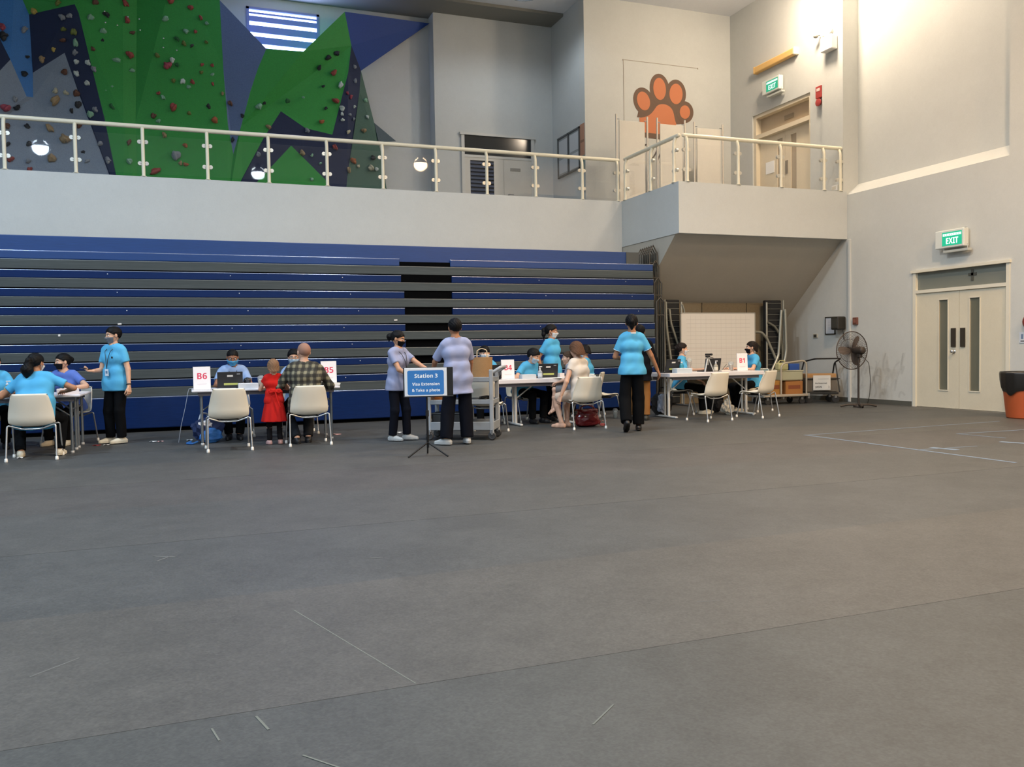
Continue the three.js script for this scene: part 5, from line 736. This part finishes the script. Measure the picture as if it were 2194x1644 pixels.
  for (const sx of [-1, 1]) { const e = new THREE.SphereGeometry(.0125 * hs, 12, 10), p = e.attributes.position, a = new Float32Array(p.count * 3); for (let i = 0; i < p.count; i++) { const z = p.getZ(i) / hs, dk = z > .0098; a[3 * i] = dk ? .02 : .7; a[3 * i + 1] = dk ? .015 : .68; a[3 * i + 2] = dk ? .012 : .65; } e.setAttribute('color', new THREE.BufferAttribute(a, 3)); geos.push(e.translate(sx * .031 * hs, .006 * hs, .0765 * hs).applyMatrix4(hm)); }
  const merged = mergeGeometries(geos.map(g => { const h = g.index ? g.toNonIndexed() : g; for (const kk of Object.keys(h.attributes)) if (!['position', 'normal', 'color'].includes(kk)) h.deleteAttribute(kk); return h; }));
  const bm = new THREE.Mesh(merged, skinMat); bm.name = 'body'; bm.castShadow = bm.receiveShadow = true; t.add(bm);
  // hair
  const inHead = (f, lo, hi, c) => nets(f, mul(lo, hs), mul(hi, hs), c).applyMatrix4(hm);
  const st = o.hair ?? 'short', hmat = o.hairM ?? hairM;
  if (st !== 'none') {
    const infl = st === 'shaved' ? .0035 : o.hairT ?? .013;
    const hairF = (X, Y, Z) => {
      const x = X / hs, y = Y / hs, z = Z / hs, ax = Math.abs(x);
      let d = ell(x, y, z, [0, .03, -.014], [.077 + infl, .088 + infl, .097 + infl]);
      if (st === 'long' || st === 'bob') { const hw = o.hairW ?? 1, e = ell(x, y, z, [0, st === 'long' ? -.07 : -.045, -.035], [.095 * hw, st === 'long' ? .14 : .1, .085 * hw]); d = smin(d, Math.max(e, z - .035 - (ax > .06 ? .02 : 0)), .03); }
      const hl = o.hairline ?? .058; let front = -(.8 * (y - hl) - .6 * (z - .08)); if (st === 'bob' || st === 'long') front = Math.max(front, -9);
      if (o.fringe) front = Math.min(front, Math.max(-(y - .02), -(z - .03)));
      d = Math.max(d, front);
      if (st !== 'long' && st !== 'bob') d = Math.max(d, -(y + .082 - Math.max(0, z + .06) * .55));
      d = Math.max(d, -ell(ax, y, z, [.084, -.006, -.004], [.012, .032, .022]));
      if (st === 'pony') { d = smin(d, cap(x, y, z, [0, .03, -.1], [0, .015, -.135], .025, .035), .02); d = smin(d, cap(x, y, z, [0, .015, -.135], [o.tail?.[0] ?? 0, o.tail?.[1] ?? -.1, o.tail?.[2] ?? -.135], .036, o.tailR ?? .03), .02); if (o.tail) d = smin(d, cap(x, y, z, [o.tail[0], o.tail[1], o.tail[2]], [o.tail[0] * 1.1, o.tail[1] - (o.tailL ?? .08), o.tail[2] + .01], o.tailR ?? .03, .012), .03); }
      if (st === 'bun') d = smin(d, ell(x, y, z, [0, .03, -.12], [.04, .04, .035]), .015);
      return d * hs + (st === 'shaved' ? 0 : .0018 * Math.sin(X * 190 + 3 * Math.sin(Y * 60)) );
    };
    part(t, st === 'shaved' ? 'stubble_hair' : 'hair', inHead(hairF, [-.16, st === 'pony' ? -.36 : -.24, -.24], [.16, .16, .13], .006), hmat);
  }
  if (o.cap) part(t, 'cap', inHead((X, Y, Z) => { const x = X / hs, y = Y / hs, z = Z / hs; let d = Math.max(ell(x, y, z, [0, .035, -.01], [.094, .09, .113]), -(y - .03)); d = smin(d, Math.max(ell(x, y, z, [0, .035, .1], [.075, .012, .07]), -9), .01); return d * hs; }, [-.12, -.02, -.16], [.12, .16, .2], .006), o.cap);
  if (o.mask) { const mk = part(t, 'face_mask', inHead((X, Y, Z) => { const x = X / hs, y = Y / hs, z = Z / hs, sh = hf(X, Y, Z) / hs; let d = Math.max(sh - .0105, -(sh - .003)); d = Math.max(d, y + .012 + Math.abs(x) * .1, -(y + .105), .03 - z); return d * hs; }, [-.1, -.13, 0], [.1, .02, .15], .0045), o.mask);
    part(mk, 'ear_loop', [1, -1].flatMap(sx => [[-.02, .0], [-.09, -.02]].map(([y0, y1]) => tube([[sx * .066, y0, .032], [sx * .078, (y0 + y1) / 2 - .002, .0], [sx * .086, y1, -.022]].map(p => mul(p, hs)), .0018, 10, 5).applyMatrix4(hm))), o.mask); }
  if (o.glasses) part(t, 'glasses', [1, -1].flatMap(sx => [new THREE.TorusGeometry(.021, .0022, 6, 24).scale(1.15, .85, 1).translate(sx * .031, .004, .108), bar([sx * .054, .008, .106], [sx * .082, .006, .0], .002, .002, 6)]).concat([bar([-.009, .008, .109], [.009, .008, .109], .002, .002, 6)]).map(g => g.scale(hs, hs, hs).applyMatrix4(hm)), M(0x2a2220, .4));
  // shirt
  const sl = o.sleeve ?? .62, fold = (f, amp = .005) => (x, y, z) => f(x, y, z) + amp * (Math.sin(29 * x + 10 * y + 4 * Math.sin(8 * y + 5 * z)) * .5 + Math.sin(24 * z - 15 * y + 3 * Math.sin(11 * x)) * .4 + Math.sin(47 * (x + z) + 31 * y) * .2);
  if (o.shirt) {
    const hem = o.hem ?? (sit ? .07 : .1), pr = torso.map((p, i) => { const e = [.036 + (o.hips ?? 0), .03, .014, .012, .01, .01][i] * s; return { ...p, ra: p.ra + e, rb: p.rb + e }; });
    if (hem > .05) pr.push(C(mad(up(-.07 - hem * .8), Lf, .068 * w), mad(up(-.07 - hem * .8), Lf, -.068 * w), .106 * w + (.03 + (o.hips ?? 0)) * s, .106 * w + (.03 + (o.hips ?? 0)) * s, .09));
    if (o.belly) pr[1] = { ...pr[1], ra: pr[1].ra + o.belly, rb: pr[1].rb + o.belly };
    if (o.bust) pr.push(C(mad(mad(up(.33), Lf, .06 * w), F, .06 * w), mad(mad(up(.33), Lf, -.06 * w), F, .06 * w), .07 * w * o.bust, .07 * w * o.bust, .06));
    for (const q of ['L', 'R']) { const a = arms[q]; if (sl > 1) { pr.push(C(a.S, a.E, .062 * s, .052 * s, .035), C(a.E, mad(a.E, sub(a.W, a.E), .92), .052 * s, .04 * s, .02, 1)); } else pr.push(C(a.S, mad(a.S, sub(a.E, a.S), sl), .055 * s, .06 * s, .03, 1)); }
    const base = field(pr), nk = NB, f0 = fold(base), f = (x, y, z) => { let d = f0(x, y, z); const r = (x - P[0]) * U[0] + (y - P[1]) * U[1] + (z - P[2]) * U[2]; d = Math.max(d, -(r + hem)); return Math.max(d, -cap(x, y, z, mad(nk, U, -.03 * s), mad(nk, U, .2 * s), .06 * s, .075 * s)); };
    const [l, h] = boundsOf(pr, .06); const sh = part(t, o.dress ? 'dress_top' : 'shirt', nets(f, l, h, .0125), o.shirt);
    if (o.collar !== 0) { const c = mad(NB, U, -.004 * s), cp = []; for (let i = 0; i < 20; i++) { const a = i / 20 * PI * 2 + PI / 20; const rad = .068 * s, fr = Math.cos(a); cp.push(add(add(add(c, mul(Lf, Math.sin(a) * rad * 1.05)), mul(F, fr * rad * .95)), mul(U, -.026 * s * Math.max(0, fr)))); } part(sh, 'collar', [tube(cp, .013 * s, 60, 8, .5, true)], o.collar ?? o.shirt); }
    if (o.cuff) for (const q of ['L', 'R']) { const a = arms[q], e = mad(a.S, sub(a.E, a.S), sl * .97), dd = nrm(sub(a.E, a.S)); part(sh, 'cuff', [new THREE.TorusGeometry(.061 * s, .004, 6, 30).applyQuaternion(new THREE.Quaternion().setFromUnitVectors(V3(0, 0, 1), V3(...dd))).translate(...e)], o.cuff); }
    if (o.logo) part(sh, 'logo', [new THREE.CircleGeometry(.016, 14).applyMatrix4(new THREE.Matrix4().makeBasis(V3(...Lf), V3(...U), V3(...F))).translate(...add(mad(mad(up(.36), Lf, .075 * w), F, (.105 + .0155) * w + (o.bust ? .02 : 0)), [0, 0, 0]))], o.logo);
    if (o.lanyard) { const fr = .128 * w + (o.bust ? .035 : .012), bp = mad(mad(up(.2), F, fr + .012), Lf, .0); part(t, 'lanyard', [1, -1].map(q => tube([mad(mad(NB, Lf, q * .065 * s), F, .0), mad(mad(up(.45), Lf, q * .05 * s), F, .1 * w + .014), mad(mad(up(.34), Lf, q * .02 * s), F, fr), bp], .0042, 20, 6)), blackM); const bd = part(t, 'id_badge', [rb(.06, .095, .006, .003).applyMatrix4(new THREE.Matrix4().makeBasis(V3(...Lf), V3(...U), V3(...F))).translate(...mad(mad(bp, U, -.05), F, .004))], M(0xcfd8e2, .4)); part(bd, 'badge_photo', [rb(.035, .04, .007, .002).applyMatrix4(new THREE.Matrix4().makeBasis(V3(...Lf), V3(...U), V3(...F))).translate(...mad(mad(bp, U, -.045), F, .0048))], M(0x5d7f9c, .5)); }
  }
  // trousers or skirt
  if (o.trousers) {
    const ln = o.tl ?? 1.0, lw = o.lw ?? 1, pr = [C(mad(P, Lf, .07 * w), mad(P, Lf, -.07 * w), .106 * w, .106 * w, .02), C(mad(up(.08), Lf, .06 * w), mad(up(.08), Lf, -.06 * w), .102 * w, .102 * w, .02)];
    for (const q of ['L', 'R']) { const l = legs[q]; if (ln > .5) pr.push(C(l.hip, l.K, .088 * w, .07 * s * lw, .02), C(l.K, mad(l.K, sub(l.A, l.K), (ln - .5) * 2), .07 * s * lw, .063 * s * lw, .02, 1)); else pr.push(C(l.hip, mad(l.hip, sub(l.K, l.hip), ln * 2), .094 * w, .08 * s * lw, .035, 1)); }
    const f0 = fold(field(pr), .003), f = (x, y, z) => Math.max(f0(x, y, z), sit ? y - P[1] - .11 * s : (x - P[0]) * U[0] + (y - P[1]) * U[1] + (z - P[2]) * U[2] - .03 * s), [l, h] = boundsOf(pr, .06); part(t, 'trousers', nets(f, l, h, .0125), o.trousers);
  }
  if (o.skirt) { const hy = o.skirtY, fl = o.flare ?? .16, f = (x, y, z) => { const q = (P[1] + .22 * s - y) / (P[1] + .22 * s - hy), a = Math.atan2(z - P[2], x - P[0]), R = .1 * w + (fl - .1 * w) * Math.pow(Math.max(0, q), .8) + .006 * q * Math.sin(a * 9); return Math.max(Math.hypot((x - P[0]) * .88, (z - P[2])) - R, y - P[1] - .22 * s, hy - y); }; part(t, 'skirt', nets(f, [P[0] - .3, hy - .03, P[2] - .3], [P[0] + .3, P[1] + .28 * s, P[2] + .3], .011), o.skirt); if (o.bow) part(t, 'bow', [blobGeo(.045, .03, .018, P[0] - .04, P[1] + .13, P[2] - .125, 2, .15), blobGeo(.045, .03, .018, P[0] + .04, P[1] + .13, P[2] - .125, 3, .15), tube([[P[0], P[1] + .12, P[2] - .13], [P[0] - .02, P[1] + .02, P[2] - .15], [P[0] - .05, P[1] - .08, P[2] - .17]], .01, 14, 6)], o.skirt); }
  // shoes
  const sm = o.shoes ?? shoeK;
  for (const q of ['L', 'R']) { const l = legs[q], A = l.A, dir = v(Math.sin(l.yaw), 0, Math.cos(l.yaw)), dp = nrm(v(dir[0] * Math.cos(l.pitch), -Math.sin(l.pitch), dir[2] * Math.cos(l.pitch))), upv = nrm(sub(v(0, 1, 0), mul(dp, dp[1]))), sole = mad(A, upv, -.085 * s), bare = o.barefoot;
    const heel = mad(mad(sole, dp, -.045 * s), upv, .036 * s), toe = mad(mad(sole, dp, .155 * s), upv, .026 * s), mid = mad(mad(sole, dp, .07 * s), upv, .032 * s), pr = [C(heel, mid, .038 * s, .042 * s, .02), C(mid, toe, .042 * s, .028 * s, .02), C(A, mad(sole, upv, .04 * s), (bare ? .034 : .042) * s, .04 * s, .03)], f0 = field(pr), f = (x, y, z) => { const r = (x - sole[0]) * upv[0] + (y - sole[1]) * upv[1] + (z - sole[2]) * upv[2]; return Math.max(f0(x, y, z), .001 - r, bare ? -9 : r - .085 * s); }, [lo, hi] = boundsOf(pr, .015);
    const sh = part(t, bare ? 'foot' : 'shoe', nets(f, lo, hi, .008), sm); if (!bare) part(sh, 'sole', [nets((x, y, z) => { const r = (x - sole[0]) * upv[0] + (y - sole[1]) * upv[1] + (z - sole[2]) * upv[2]; return Math.max(f0(x, y, z) - .004, .001 - r, r - .02 * s); }, lo, hi, .008)], o.sole ?? sm); }
  if (o.watch) { const a = arms[o.watch], d = nrm(sub(a.W, a.E)), p = mad(a.W, d, -.025); part(t, 'wristwatch', [new THREE.TorusGeometry(.029 * s, .008, 8, 24).applyQuaternion(new THREE.Quaternion().setFromUnitVectors(V3(0, 0, 1), V3(...d))).translate(...p)], blackM); }
  t.userData.j = undefined; delete t.userData.j; t.P = { arms, legs, HCn };
  return t;
}
const toW = (o, p) => { const c = Math.cos(o.rotation.y), s = Math.sin(o.rotation.y); return [o.position.x + p[0] * c + p[2] * s, o.position.y + p[1], o.position.z - p[0] * s + p[2] * c]; };
const dn = v(0, -1, 0);
const onTable = (lx, rx, y, z, c = .35) => ({ L: { t: v(lx, y, z), n: dn, d: v(-.35, -.06, .9), curl: c }, R: { t: v(rx, y, z), n: dn, d: v(.35, -.06, .9), curl: c } });

person({ label: 'seated person in cyan polo cut off by the left edge', x: -2.5, z: -13.3, yaw: .12, H: 1.62, sit: 1, lean: .25, hands: onTable(.16, -.16, .78, .36), feet: {}, shirt: cyan, trousers: blackF, hair: 'bob', mask: maskW, hp: .25 });
person({ label: 'woman with low black ponytail in cyan polo, seated with back to the camera', x: -1.77, z: -11.5, yaw: PI - .06, H: 1.62, w: 1.2, sit: 1, lean: .36, pz: .02, twist: -.2, neck: .25, hy: -.45, hp: .15, belly: .03, hands: { L: { t: v(.3, .78, .4), n: dn, d: v(-.6, 0, .8) }, R: { t: v(-.3, .79, .32), n: dn, d: v(.5, 0, .8), pole: v(-.9, -.2, -.5) } }, feet: { L: { a: v(.2, .085, .22) }, R: { a: v(-.22, .085, .25) } }, shirt: cyan, hem: .16, trousers: blackF, shoes: shoeW, hair: 'pony', tail: [.02, -.1, -.125], tailR: .068, tailL: .11, mask: maskW, skin: SKIN.b });
person({ label: 'woman in periwinkle polo and black mask, leaning on the left table', x: -1.62, z: -13.36, yaw: -.35, H: 1.6, w: 1.08, sit: 1, lean: .3, hy: -.75, hp: .05, hands: { L: { t: v(.2, .79, .36), n: dn, d: v(-.8, 0, .5), pole: v(.9, -.2, -.3) }, R: { t: v(-.12, .785, .4), n: dn, d: v(.5, 0, .8) } }, shirt: peri, trousers: blackF, hair: 'bun', mask: maskK, skin: SKIN.c, shoes: shoeW });
const pMan = person({ label: 'man in cyan polo and grey mask, standing with a phone', x: -.97, z: -12.98, yaw: -.72, H: 1.63, w: 1.02, hy: -.4, hp: .12, lean: .04, hands: { R: { t: v(-.1, 1.02, .29), n: v(.3, 1, .1), d: v(-.35, .1, 1), curl: .9, pole: v(-.3, -.9, -.4) }, L: { t: v(.28, .78, .05), n: v(-1, 0, 0), curl: .7 } }, feet: { L: { a: v(.1, .082, .03), yaw: -.35 }, R: { a: v(-.09, .082, .04), yaw: -.35 } }, shirt: cyan2, trousers: blackF, shoes: shoeW, hair: 'short', mask: maskG, lanyard: 1, logo: blackM, watch: 'L', collar: fab(0x2a8fc0), skin: SKIN.c, hem: .12, lw: 1.05 });
person({ label: 'man in light blue shirt and blue mask behind laptop B6', x: .58, z: -13.05, yaw: -.03, H: 1.63, w: 1.1, sit: 1, lean: .2, neck: .3, hp: .38, hands: onTable(.14, -.14, .79, .4), feet: { L: { a: v(.06, .085, .42), yaw: .1 }, R: { a: v(-.08, .085, .36) } }, shirt: skyS, trousers: blackF, hair: 'short', hairT: .006, hairline: .068, mask: maskB, skin: 0x8a5d44, lanyard: 1 });
person({ label: 'little girl in a red dress standing at the table', x: 1.03, z: -11.68, yaw: PI + .05, H: 1.12, w: .95, hs: 1.28, hands: { L: { t: v(.1, .75, .24), n: dn, curl: .4 }, R: { t: v(-.13, .75, .22), n: dn, curl: .4 } }, hp: .1, shirt: redF, sleeve: .4, hem: .04, collar: 0, dress: 1, skirt: redF, skirtY: .31, flare: .15, bow: 1, trousers: fab(0x1c1a1c), lw: .85, shoes: shoePink, hair: 'long', hairM: hairGirl, skin: SKIN.p, feet: { L: { a: v(.07, .056, .02) }, R: { a: v(-.07, .056, .02) } } });
person({ label: 'man with shaved head in dark plaid shirt, seated with back to the camera', x: 1.43, z: -11.52, yaw: PI + .05, H: 1.74, w: 1.16, sit: 1, lean: .2, pz: -.02, neck: .05, hy: .2, hands: { L: { t: v(.24, .78, .38), n: dn }, R: { t: v(-.26, .78, .36), n: dn } }, shirt: plaidF, sleeve: 2, hem: .12, trousers: jeanF, hair: 'shaved', hairM: stubble, skin: SKIN.p, feet: { L: { a: v(.12, .085, .1) }, R: { a: v(-.05, .085, .2) } } });
person({ label: 'staff member with glasses and white mask behind the plaid shirt', x: 1.5, z: -13.05, yaw: -.12, H: 1.6, sit: 1, lean: .22, hp: .15, side: -.08, hands: onTable(.14, -.14, .79, .4), shirt: skyS, trousers: blackF, hair: 'short', hairT: .02, mask: maskP, glasses: 1, skin: SKIN.c });
person({ label: 'woman in lavender polo and black mask, standing left of the Station 3 sign', x: 2.62, z: -11.3, yaw: .62, H: 1.5, w: .97, hy: .35, hp: .25, lean: .05, hands: { L: { t: v(.16, .93, .46), n: dn, d: v(.1, -.05, 1), curl: .6 }, R: { t: v(-.02, .87, .3), n: v(.5, -.8, 0), d: v(.8, 0, .5), curl: .7, pole: v(-.8, -.4, -.4) } }, feet: { L: { a: v(.1, .075, .06), yaw: .5 }, R: { a: v(-.09, .075, -.03), yaw: .2 } }, shirt: lav, bust: 1, trousers: navyF, shoes: shoeG, hair: 'pony', tail: [-.01, .0, -.14], tailR: .035, tailL: .06, mask: maskK, lanyard: 1, skin: SKIN.a, collar: lav2 });
person({ label: 'broad man in lavender shirt seen from behind, standing at the cart', x: 3.2, z: -10.42, yaw: PI - .12, H: 1.63, w: 1.0, hy: .1, hp: .05, side: .04, hands: { L: { t: v(.28, .9, .3), n: dn, d: v(-.3, 0, 1), pole: v(1, -.5, -.3) }, R: { t: v(-.22, .88, .28), n: dn, d: v(.3, 0, 1), pole: v(-.8, -.6, -.4) } }, feet: { L: { a: v(.16, .082, .0), yaw: .95 }, R: { a: v(-.12, .082, .03), yaw: .05 } }, shirt: lav2, sleeve: .85, hem: .2, trousers: navyF, lw: 1.35, shoes: shoeG, hair: 'short', skin: SKIN.b });
person({ label: 'person with long black hair and white mask behind the paper bag', x: 4.5, z: -13.12, yaw: -.2, H: 1.6, sit: 1, lean: .1, hp: .1, hands: onTable(.14, -.14, .79, .4), shirt: cyan, trousers: blackF, hair: 'long', fringe: 1, mask: maskW, skin: SKIN.c });
person({ label: 'person in cyan polo and pale mask bent over at the B4 desk', x: 5.2, z: -13.12, yaw: .35, H: 1.6, sit: 1, lean: .42, neck: .6, hy: .45, hp: .45, hands: { L: { t: v(.1, .785, .42), n: dn, d: v(-.3, 0, .9) }, R: { t: v(-.26, .785, .38), n: dn, d: v(.3, 0, .9) } }, shirt: cyan, trousers: blackF, hair: 'short', hairT: .02, mask: maskP, skin: SKIN.c, feet: { L: { a: v(.1, .085, .32) }, R: { a: v(-.1, .085, .28) } } });
person({ label: 'woman in cyan polo and white mask, standing behind the B4 desk', x: 5.75, z: -13.25, yaw: .5, H: 1.64, w: .95, hy: .5, hp: .1, hands: { L: { t: v(.24, .84, -.06), n: v(-1, 0, 0) }, R: { t: v(-.2, .84, -.05), n: v(1, 0, 0) } }, shirt: cyan, bust: .95, trousers: navyF, hair: 'pony', tail: [-.02, -.06, -.13], mask: maskW, skin: SKIN.b });
person({ label: 'small boy in grey shirt sitting on the woman\'s lap', x: 5.42, z: -11.88, yaw: -2.0, H: 1.12, hs: 1.26, sit: 1, seatY: .56, lean: .15, hy: .1, hands: { L: { t: v(.09, .7, .17), n: dn }, R: { t: v(-.09, .69, .17), n: dn } }, shirt: greyF, collar: 0, hem: .05, trousers: shortG, tl: .46, lw: 1.1, barefoot: 1, shoes: skinFoot(SKIN.p), hair: 'short', hairM: hairKid, skin: SKIN.p, feet: { L: { a: v(.02, .33, .2), pitch: .6 }, R: { a: v(-.1, .3, .24), pitch: .6 } } });
person({ label: 'woman with brown shoulder-length hair in cream blouse, seated at B4', x: 5.53, z: -11.66, yaw: PI + .42, H: 1.66, sit: 1, lean: .14, pz: -.02, hy: -.25, hp: .2, neck: .25, hands: { L: { t: v(.3, .5, .14), n: v(-1, 0, 0), pole: v(.6, 0, -.8) }, R: { t: v(-.05, .62, .3), n: v(.6, 0, -.6), pole: v(-.9, -.2, -.3) } }, shirt: creamF, sleeve: .35, collar: 0, hem: .14, trousers: fab(0xc9b4a2), tl: .46, hair: 'long', hairM: hairBrown, hairT: .024, hairW: 1.3, barefoot: 1, shoes: skinFoot(SKIN.p), skin: SKIN.p, feet: { L: { a: v(.14, .085, .28) }, R: { a: v(-.06, .085, .34) } } });
person({ label: 'person in cyan polo mostly hidden behind the brown-haired woman', x: 6.66, z: -13.75, yaw: -2.2, H: 1.6, sit: 1, lean: .2, hp: .3, hy: -.2, hands: { L: { t: v(.1, .63, .26), n: dn }, R: { t: v(-.1, .63, .26), n: dn } }, shirt: cyan, trousers: blackF, hair: 'bob', mask: maskW });
person({ label: 'woman in cyan polo with white collar walking away from the camera', x: 5.98, z: -10.87, yaw: PI - .4, H: 1.7, w: .9, hy: -.1, hands: { R: { t: v(-.4, .83, .1), n: v(1, 0, .2), d: v(-.4, -.8, .3), pole: v(-.2, .1, -1), curl: .5 }, L: { t: v(.12, 1.05, .26), n: dn, pole: v(.7, -.8, -.5), curl: .7 } }, feet: { L: { a: v(.11, .15, -.2), pitch: .75, yaw: .1 }, R: { a: v(-.09, .085, .06), yaw: -.15 } }, shirt: cyan2, collar: fab(0xd4dfe8), cuff: fab(0xc4d8e6), sleeve: .66, hem: .07, hips: .006, trousers: blackF, lw: 1.3, hair: 'pony', tail: [0, -.04, -.115], tailR: .032, tailL: .05, shoes: M(0x151416, .4), skin: SKIN.b });
person({ label: 'person in black top and tan trousers behind the walking woman', x: 7.0, z: -12.45, yaw: PI - .5, H: 1.6, w: 1.0, hands: { L: { t: v(.28, .78, .1), n: v(-1, 0, 0) }, R: { t: v(-.3, .78, .06), n: v(1, 0, 0) } }, shirt: darkF, sleeve: 2, hem: .18, trousers: tanF, lw: 1.1, hair: 'short', cap: fab(0x15161a), shoes: M(0x3a3a34, .6), skin: SKIN.b });
person({ label: 'woman in cyan polo with tied hair seated at the left of table B1', x: 8.3, z: -13.2, yaw: .95, H: 1.6, sit: 1, lean: .08, hy: .3, hp: .0, hands: { L: { t: v(.16, .8, .36), n: dn }, R: { t: v(-.2, .62, .3), n: dn } }, shirt: cyan, trousers: blackF, hair: 'bun', hairM: hairDark2, mask: maskW, lanyard: 1, skin: SKIN.c, feet: { L: { a: v(.12, .085, .36) }, R: { a: v(-.12, .085, .34) } }, shoes: shoeW });
person({ label: 'woman with brown bob in cyan polo seated at the right of table B1', x: 9.68, z: -13.06, yaw: -1.7, H: 1.62, sit: 1, lean: .12, hy: -.35, hands: { L: { t: v(.2, .8, .36), n: dn }, R: { t: v(-.16, .8, .38), n: dn } }, shirt: cyan, trousers: blackF, hair: 'bob', hairM: hairDark2, mask: maskK, skin: SKIN.c, feet: { L: { a: v(.1, .085, .3) }, R: { a: v(-.12, .085, .28) } }, shoes: shoeW });
{ // phone in the standing man's right hand
  const a = pMan.P.arms.R, w = toW(pMan, mad(mad(a.W, nrm(a.d), .1), v(0, 1, 0), .022)), t = thing('phone', 'black phone held by the standing man in cyan', 'phone', w, pMan.rotation.y);
  part(t, 'phone_body', [rb(.075, .009, .15, .004).rotateX(-.12)], M(0x17181b, .25)); part(t, 'screen', [new THREE.PlaneGeometry(.066, .135).rotateX(-PI / 2).translate(0, .0052, 0).rotateX(-.12)], M(0x2b3038, .15));
}
renderer.render(scene, camera);
